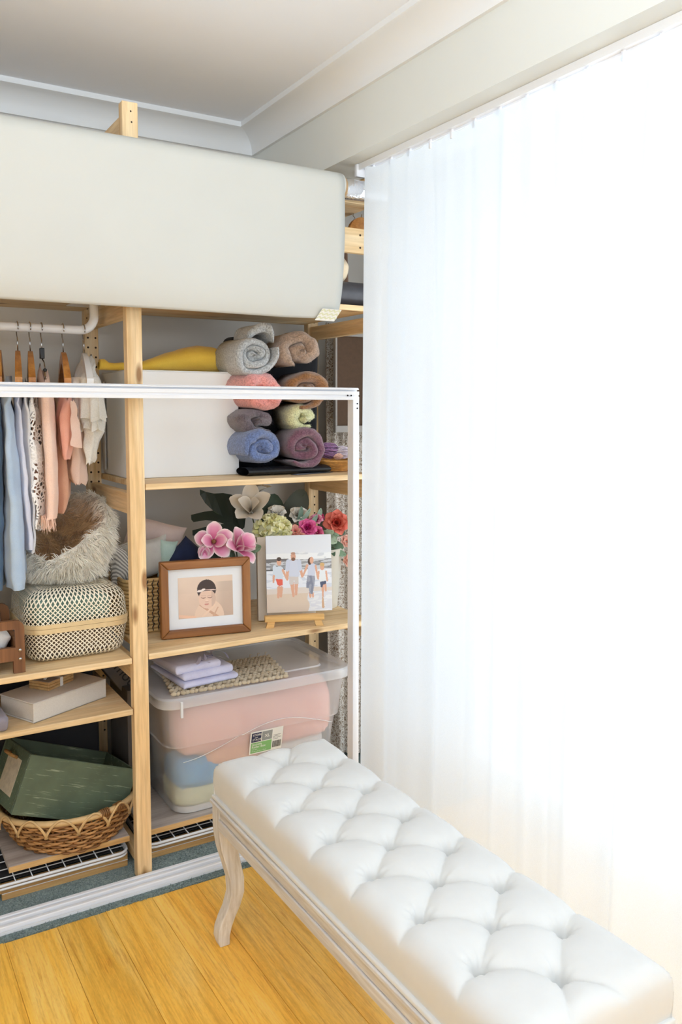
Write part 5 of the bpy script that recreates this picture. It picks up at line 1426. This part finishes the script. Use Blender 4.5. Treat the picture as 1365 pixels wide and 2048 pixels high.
mono([(1.150, 1.030), (1.118, 1.052), (1.085, 1.050), (1.036, 1.042), (1.034, 1.026), (1.040, 1.018), (1.085, 1.022), (1.120, 1.016), (1.150, 1.005), (1.185, 1.005)], 'leaf_lobe')
mono([(1.185, 1.005), (1.150, 1.005), (1.120, 1.004), (1.075, .998), (1.034, .990), (1.036, .972), (1.060, .962), (1.110, .966), (1.160, .968), (1.215, .972)], 'leaf_lobe')
part(MB().tube([(1.118, 2.722, 1.050), (1.165, 2.720, 1.018), (1.215, 2.722, .972), (1.27, 2.70, .90)], [.0014, .002, .0026, .003], 6), 'midrib', 'stem_green', MO)
# yellow pompom bloom
R = flower_root('yellow_hydrangea', 'pale yellow hydrangea head above the beach canvas', (1.287, 2.60, .985))
rn = random.Random(5); YC, YE = lin((236, 232, 160)), lin((246, 244, 208))
for k in range(150):
    a, b = rn.uniform(0, 2*PI), rn.uniform(-.5, 1); s_ = math.sqrt(max(0, 1-b*b)); d = Vector((s_*math.cos(a), s_*math.sin(a), b))
    if d.y > .5: continue
    p = Vector((1.287, 2.60, .985))+Vector((d.x*.058, d.y*.052, d.z*.046))
    part(petal(MB(), aim(*(p-d*.006), d+Vector((rn.uniform(-.6, .6), rn.uniform(-.6, .6), rn.uniform(-.6, .6))), rn.uniform(0, 6)), .022, .024, .3, .3, YC, YE, None, 3, 3), 'petal', 'petal', R, smooth=True, fix=False)
part(MB().sphere((1.287, 2.602, .985), (.052, .046, .040), 14, 10), 'flower_core', 'tape_green', R, smooth=True)
stem(R, (1.287, 2.61, .95), (1.40, 2.63, .80), .003)
# the pot and the blooms standing in it
plain('pot_cream', (226, 220, 206), .45, var=.03)
BK = thing('flower_bucket', 'cream metal bucket of silk flowers behind the beach canvas', 'bucket', (1.500, 2.625, ZL))
part(MB().lathe([(0, ZL), (.056, ZL), (.058, ZL+.003), (.076, .898), (.079, .901), (.076, .904), (.073, .900), (.055, ZL+.006), (0, ZL+.006)], 36, M=Matrix.Translation((1.500, 2.625, 0))), 'body', 'pot_cream', BK, smooth=True, angle=50)
part(MB().lathe([(0, .880), (.072, .880), (.072, .884), (0, .886)], 24, M=Matrix.Translation((1.500, 2.625, 0))), 'foam', 'stem_green', BK)
def ranunc(c, d, r, base, tip, label, name='ranunculus', seed=0, n=4):
    R = flower_root(name, label, c)
    rings = [(7, r*1.05, r*1.0, 1.15, .35, .1, r*.12), (6, r*.92, r*.85, .80, .5, -.1, r*.14), (6, r*.78, r*.66, .45, .6, -.2, r*.12), (4, r*.62, r*.5, .18, .7, -.3, r*.08)][:n]
    cols = [(base, tip, None), (base, tip, None), (tuple(v_*.85 for v_ in base), base, None), (tuple(v_*.6 for v_ in base), tuple(v_*.8 for v_ in base), None)]
    bloom(R, c, d, rings, cols, rollseed=seed)
    stem(R, Vector(c)+Vector((0, .006, -.004)), (1.50+(c[0]-1.5)*.3, 2.63, .885)); return R
ranunc((1.545, 2.595, .993), (-.45, -.85, .25), .044, lin((196, 62, 46)), lin((236, 128, 108)), 'coral red ranunculus beside the stile', seed=1)
ranunc((1.418, 2.585, .984), (-.35, -.85, .4), .033, lin((190, 30, 110)), lin((232, 106, 164)), 'magenta peony over the beach canvas', 'peony', seed=2)
ranunc((1.462, 2.600, 1.006), (-.3, -.6, .75), .024, lin((206, 60, 130)), lin((240, 170, 196)), 'small pink rosebud above the magenta peony', 'rosebud', seed=3, n=3)
ranunc((1.452, 2.575, .968), (-.3, -.9, .3), .022, lin((186, 40, 100)), lin((226, 110, 150)), 'deep pink rosebud between peony and coral bloom', 'rosebud', seed=4, n=3)
ranunc((1.372, 2.590, .975), (-.35, -.8, .5), .022, lin((214, 120, 112)), lin((240, 176, 160)), 'dusty coral blossom beside the yellow hydrangea', 'blossom', seed=5, n=2)
ranunc((1.385, 2.580, .955), (-.5, -.8, .2), .020, lin((206, 110, 96)), lin((236, 164, 146)), 'lower dusty coral blossom at the canvas top edge', 'blossom', seed=6, n=2)
ranunc((1.578, 2.555, .858), (-.4, -.85, .2), .026, lin((240, 140, 116)), lin((250, 200, 176)), 'peach rose hanging over the bucket rim', 'rose', seed=7)
ranunc((1.575, 2.575, .925), (-.2, -.9, .3), .024, lin((226, 140, 120)), lin((246, 196, 176)), 'peach blossom at the stile above the peach rose', 'blossom', seed=8, n=2)
ranunc((1.412, 2.640, 1.020), (-.3, -.6, .7), .034, lin((214, 212, 206)), lin((244, 244, 240)), 'white peony behind the pink blooms', 'peony', seed=9)
ranunc((1.330, 2.650, 1.032), (-.2, -.5, .8), .034, lin((222, 220, 214)), lin((246, 246, 242)), 'white hydrangea sprig above the yellow bloom', 'blossom', seed=10, n=2)
ranunc((1.498, 2.640, 1.010), (-.2, -.7, .6), .018, lin((196, 40, 100)), lin((220, 80, 140)), 'small magenta bud beside the coral ranunculus', 'rosebud', seed=12, n=2)
rn = random.Random(9)
for k, (b, t_, w, g) in enumerate((((1.40, 2.63, .99), (1.405, 2.60, 1.060), .020, (104, 130, 116)), ((1.40, 2.63, .99), (1.435, 2.59, 1.052), .018, (150, 172, 156)), ((1.42, 2.60, .98), (1.455, 2.575, 1.030), .020, (118, 142, 126)), ((1.48, 2.60, .96), (1.500, 2.54, .972), .030, (170, 192, 168)),
        ((1.49, 2.60, .95), (1.520, 2.55, .930), .034, (176, 198, 172)), ((1.50, 2.60, .95), (1.530, 2.555, .955), .026, (150, 176, 150)), ((1.51, 2.60, .93), (1.555, 2.56, .905), .028, (90, 116, 88)), ((1.51, 2.59, .90), (1.560, 2.55, .880), .024, (130, 158, 130)), ((1.50, 2.59, .92), (1.505, 2.54, .885), .022, (66, 92, 66)), ((1.52, 2.60, .97), (1.575, 2.58, .955), .028, (72, 96, 72)), ((1.47, 2.62, 1.0), (1.485, 2.60, 1.050), .020, (140, 164, 146)))):
    leaf('succulent_leaf' if g[0] > 140 else 'filler_leaf', ('pale sage leaf %s' if g[0] > 140 else 'soft green filler leaf %s') % ('above the white peony', 'beside the white peony', 'over the magenta peony', 'left of the coral ranunculus', 'under the coral ranunculus', 'below the coral ranunculus centre', 'hanging by the stile', 'above the peach rose', 'dipping behind the canvas edge', 'under the coral bloom by the stile', 'near the lace gown')[k], b, t_, w, g)

# ================================================================== CLEAR TUB ON THE BASE BOARD
def clear(name, fac, tint=(235, 238, 242), rough=.35):
    t = NT(name); t.color(lin(tint)); t.rough(rough); t.b.inputs['Specular IOR Level'].default_value = .6
    tp = t.new('ShaderNodeBsdfTransparent'); mx = t.new('ShaderNodeMixShader'); mx.inputs[0].default_value = fac
    t.link(tp.outputs[0], mx.inputs[1]); t.link(t.b.outputs[0], mx.inputs[2]); t.link(mx.outputs[0], t.out.inputs[0]); MATS[name] = t.m
clear('clear_plastic', .33, (240, 240, 242)); clear('clear_lid', .52, (240, 242, 246))
TX, TY, TZ = 1.150, 2.620, .1105
TU = thing('storage_tub', 'large clear plastic storage tub with label and grey tinted lid', 'storage tub', (TX, TY, TZ))
def ring(w, d, r, z, n=96): return [(TX+p[0], TY+p[1], z) for p in rrect(w, d, r, n)]
def loft(rings, cap0=False, cap1=False):
    n = len(rings[0]); m = MB(); m.add([p for r in rings for p in r], [(i*n+k, i*n+(k+1) % n, (i+1)*n+(k+1) % n, (i+1)*n+k) for i in range(len(rings)-1) for k in range(n)])
    if cap0: m.f.append(tuple(range(n)))
    if cap1: m.f.append(tuple((len(rings)-1)*n+k for k in range(n)))
    return m
W0, D0 = .690, .460
prof = [(.086, .002), (.074, 0.0), (.066, .006), (.052, .09), (.040, .20), (.034, .24), (.026, .2405), (.014, .375)]
part(loft([ring(W0-2*i, D0-2*i, .055, TZ+z) for i, z in prof], True), 'body', 'clear_plastic', TU, smooth=True, angle=40)
part(loft([ring(W0-.02, D0-.02, .055, .490), ring(W0+.006, D0+.006, .058, .488), ring(W0+.010, D0+.010, .06, .492), ring(W0+.006, D0+.006, .058, .516), ring(W0-.004, D0-.004, .054, .521), ring(W0-.05, D0-.05, .04, .521), ring(W0-.056, D0-.056, .04, .5175)], False, True), 'lid', 'clear_lid', TU, smooth=True, angle=40)
part(loft([ring(W0-.16, D0-.14, .03, .5178), ring(W0-.166, D0-.146, .03, .5225), ring(W0-.18, D0-.16, .03, .5225)], False, True), 'lid_panel', 'clear_lid', TU, smooth=True, angle=40)
def front_y(z): return TY-D0/2+interp([(zz, i) for i, zz in [(.066, .006), (.052, .09), (.040, .20), (.034, .24), (.026, .2405), (.014, .375)]], z-TZ)
clear('clear_edge', .75, (244, 246, 248), .25)
part(MB().tube([(lerp(.885, 1.425, i/40), front_y(.340+.034*math.sin(i/40*5.0-1.5)*1.2)-.0030, .340+.034*1.2*math.sin(i/40*5.0-1.5)) for i in range(41)], .0014, 5), 'wave_rib', 'clear_edge', TU, smooth=True)
part(MB().rbox(.862, .870, 2.378, 2.386, .462, .512, .001, 1), 'clip_edge', 'clear_edge', TU)
part(MB().rbox(1.488, 1.499, 2.60, 2.74, .500, .517, .003, 1), 'clip', 'black_plastic', TU, label='black side clip')
part(loft([ring(W0-.145, D0-.145, .054, TZ+.0015), ring(W0-.138, D0-.138, .055, TZ+.024)]), 'foot_band', 'clear_edge', TU, smooth=True)
# sticker
plain('sticker_white', (240, 240, 234), .5, var=.01); plain('sticker_navy', (38, 46, 82), .5, var=.03); plain('sticker_green', (134, 190, 118), .5, var=.03); plain('sticker_grey', (150, 154, 152), .5, var=.03); plain('print_grey', (120, 122, 122), .6)
SX0, SX1, SZ0, SZ1 = 1.112, 1.232, .272, .356
tl = math.atan2(front_y(SZ0)-front_y(SZ1), SZ1-SZ0)
MS = Matrix.Translation((SX0, front_y(SZ0)-.0012, SZ0)) @ Matrix.Rotation(tl, 4, 'X')
sw, sh = SX1-SX0, SZ1-SZ0
LBL = part(MB().box(0, sw, -.0004, 0, 0, sh, MS), 'label_sticker', 'sticker_white', TU, label='white sticker with navy, grey and green panels')
def lp_(x0, x1, z0, z1, nm, mt, o=.0008): return part(MB().box(x0, x1, -o, -.0003, z0, z1, MS), nm, mt, LBL)
lp_(.005, .040, .045, .079, 'navy_panel', 'sticker_navy'); lp_(.043, .080, .045, .079, 'grey_panel', 'sticker_grey'); lp_(.005, .080, .004, .042, 'green_panel', 'sticker_green')
def tx(s, size, x, z, mt, bold=True): return part(text_mesh(s, size, MS @ Matrix.Translation((x, -.0011, z)) @ Matrix.Rotation(PI/2, 4, 'X'), bold), 'lettering', mt, LBL)
tx('STORE', .0105, .0085, .0675, 'sticker_white'); tx('- and -', .0062, .0140, .0600, 'sticker_white'); tx('STACK', .0105, .0085, .0500, 'sticker_white')
tx('XL', .0155, .0525, .0565, 'sticker_white')
tx('Stackable', .0095, .0085, .0325, 'sticker_white'); tx('Roller Box', .0115, .0085, .0225, 'sticker_white'); tx('100 Litre', .0055, .0085, .0155, 'sticker_white', False); tx('73cm x 51cm x 42cm', .0062, .0085, .0080, 'sticker_white', False)
for k in range(4): lp_(.085, .085+(.028, .024, .030, .018)[k], .056-.005*k, .0572-.005*k, 'small_print', 'print_grey')
rn = random.Random(6); x = .0845
while x < .115:
    w = rn.choice((.0006, .001, .0015)); lp_(x, x+w, .010, .034, 'barcode_bar', 'box_ink'); x += w+rn.choice((.0007, .0012))
# cloth stuffed inside
def blob(bx, seed, amp, mt, name, label, cat='cloth', r=.05, zmin=None, rot=0):
    m = MB(); bm = bmesh.new(); bmesh.ops.create_icosphere(bm, subdivisions=4, radius=1.0)
    for q in bm.verts:
        p = q.co; e = [math.copysign(abs(v_)**.5, v_) for v_ in p]; n_ = mnoise.noise(p*2.2+Vector((seed*5, 0, 0)))+1.0*abs(mnoise.noise(p*4+Vector((seed*5, 2, 0))))-1.2*abs(mnoise.noise(p*8+Vector((seed*3, 2, 5))))
        q.co = Vector(((bx[0]+bx[1])/2+(bx[1]-bx[0])/2*e[0]*(1+amp*n_*.3), (bx[2]+bx[3])/2+(bx[3]-bx[2])/2*e[1]*(1+amp*n_*.2), (bx[4]+bx[5])/2+(bx[5]-bx[4])/2*e[2]*(1+amp*n_)))
    m.bm(bm)
    for i, p in enumerate(m.v): m.v[i] = (min(max(p[0], bx[0]-.01), bx[1]+.01), min(max(p[1], bx[2]-.004), bx[3]+.01), max(p[2], zmin if zmin else bx[4]))
    return single(m, name, mt, label, cat, smooth=True)
fabric('rose_tulle', (244, 196, 186), (232, 176, 166), nscale=14); fabric('apricot_tulle', (240, 190, 160), (226, 168, 138), nscale=14); fabric('aqua_cotton', (92, 178, 224), (60, 146, 204), nscale=14)
fabric('celery_cotton', (226, 228, 196), (206, 212, 176), nscale=14); fabric('pearl_cotton', (226, 224, 222), (206, 206, 208), nscale=14); fabric('brown_cotton', (136, 98, 80), (110, 76, 62))
g = 'clothes stuffed in the clear tub'
for a in (((.872, 1.20, 2.430, 2.66, .285, .482), 1, .10, 'rose_tulle', 'tulle_bundle', 'rose tulle bundle on the left in the clear tub'), ((1.12, 1.452, 2.430, 2.66, .262, .480), 2, .10, 'rose_tulle', 'tulle_bundle', 'rose tulle bundle behind the label of the clear tub'),
          ((.95, 1.20, 2.440, 2.60, .235, .36), 3, .16, 'apricot_tulle', 'tulle_bundle', 'apricot tulle sagging in the middle of the clear tub'), ((.872, 1.10, 2.446, 2.62, .185, .30), 4, .16, 'aqua_cotton', 'aqua_shirt', 'aqua blue cloth low in the clear tub'),
          ((.872, 1.12, 2.456, 2.64, .1195, .215), 5, .10, 'celery_cotton', 'celery_cloth', 'pale celery green cloth at the tub bottom'), ((1.09, 1.430, 2.452, 2.64, .1195, .300), 6, .10, 'pearl_cotton', 'pearl_cloth', 'pearl white cloth behind the bench end in the tub'),
          ((.862, .92, 2.52, 2.78, .28, .470), 7, .14, 'brown_cotton', 'brown_cloth', 'brown cloth against the end of the clear tub'), ((.89, 1.43, 2.64, 2.80, .12, .470), 8, .08, 'pearl_cotton', 'pearl_cloth', 'white sheet along the far side of the clear tub')):
    o = blob(*a); o['group'] = g
# ---- on the lid: crochet mat, folded lavender cloth
fabric('crochet_yarn', (206, 192, 168), (180, 164, 138), weave=500)
ZT = .5232
CM = thing('crochet_mat', 'oatmeal crochet mat spread on the tub lid', 'mat', (1.06, 2.52, ZT))
m = MB(); rn = random.Random(2)
org = Vector((.852, 2.412)); ex_ = Vector((.392, -.018)); ey_ = Vector((.045, .245))
NX, NY = 27, 14
for j in range(NY):
    for i in range(NX):
        if j in (1,) and i % 2: continue
        if j in (4, 8) and i % 2: continue
        p = org+ex_*((i+.5*(j % 2))/NX)+ey_*(j/NY)
        r = (.0112, .0100, .0066)
        M = Matrix.Translation((p.x, p.y, ZT+.0068)) @ Matrix.Rotation(rn.uniform(-.3, .3)+(.6 if (i+j) % 2 else -.6), 4, 'Z')
        m.grid(lambda u, v: (r[0]*math.sin(PI*v)*math.cos(2*PI*u), r[1]*.62*math.sin(PI*v)*math.sin(2*PI*u), -r[2]*math.cos(PI*v)), 7, 5, cu=True, M=M)
o = part(m, 'stitches', 'crochet_yarn', CM, smooth=True, fix=False); o['kind'] = 'stuff'
m = MB(); m.add([(org.x+.01, org.y+.03, ZT+.0022), (org.x+ex_.x, org.y+ex_.y+.03, ZT+.0022), (org.x+ex_.x+ey_.x, org.y+ex_.y+ey_.y, ZT+.0022), (org.x+ey_.x, org.y+ey_.y, ZT+.0022)], [(0, 1, 2, 3)])
part(m, 'backing', 'crochet_yarn', CM)
for k in range(3):
    x = 1.215+.03*k; part(MB().tube([(x, 2.64, ZT+.006), (x+.006, 2.652, ZT+.014), (x+.014, 2.655, ZT+.012)], .0016, 5), 'tassel', 'crochet_yarn', CM)
fabric('lavender_satin', (218, 218, 240), (196, 196, 226), rough=.5, nscale=12)
LC = thing('folded_dress', 'folded lavender white dress with ribbon ties on the crochet mat', 'folded clothes', (.98, 2.55, ZT+.0134))
MLc = Matrix.Translation((.885, 2.425, ZT+.0134)) @ Matrix.Rotation(.10, 4, 'Z')
for k, (x0, x1, y0, y1, z0, z1) in enumerate(((0, .20, 0, .24, 0, .020), (.004, .185, .006, .23, .0205, .042), (-.012, .150, .012, .22, .0425, .066))):
    m = MB().rbox(x0, x1, y0, y1, z0, z1, .0098, 4, MLc); jitter(m, 24, .014)
    for i, p in enumerate(m.v): m.v[i] = (p[0], p[1], max(p[2], ZT+.0134))
    part(m, 'fold', 'lavender_satin', LC, smooth=True)
for k in range(4):
    a0 = k*.7; m = MB()
    m.grid(lambda u, v: (.055+.035*k*.8+.05*u+.012*math.sin(u*6+k), .004+.03*k*.5+.03*math.sin(u*PI)+.016*v, .066+.024*math.sin(u*PI+.2)*(1 if k % 2 else .6)-.012*k*.3), 16, 3, M=MLc)
    jitter(m, 40, .004); part(m, 'ribbon_tie', 'lavender_satin', LC, smooth=True, fix=False)
# black blocks added to stand for shade deep in the left bay
plain('shade_black', (34, 34, 38), .9)
single(MB().rbox(-.05, .345, 2.72, 2.81, .6795, .90, .006), 'shade_block', 'shade_black', 'black block added for the shade in the corner behind the doll bed', 'shade block')
single(MB().rbox(-.05, .68, 2.70, 2.81, .5265, .652, .006), 'shade_block', 'shade_black', 'low black block added for the shade behind the album box', 'shade block')
single(MB().rbox(-.05, .70, 2.716, 2.815, .1105, .47, .006), 'shade_block', 'shade_black', 'tall black block added for the shade behind the green crate', 'shade block')
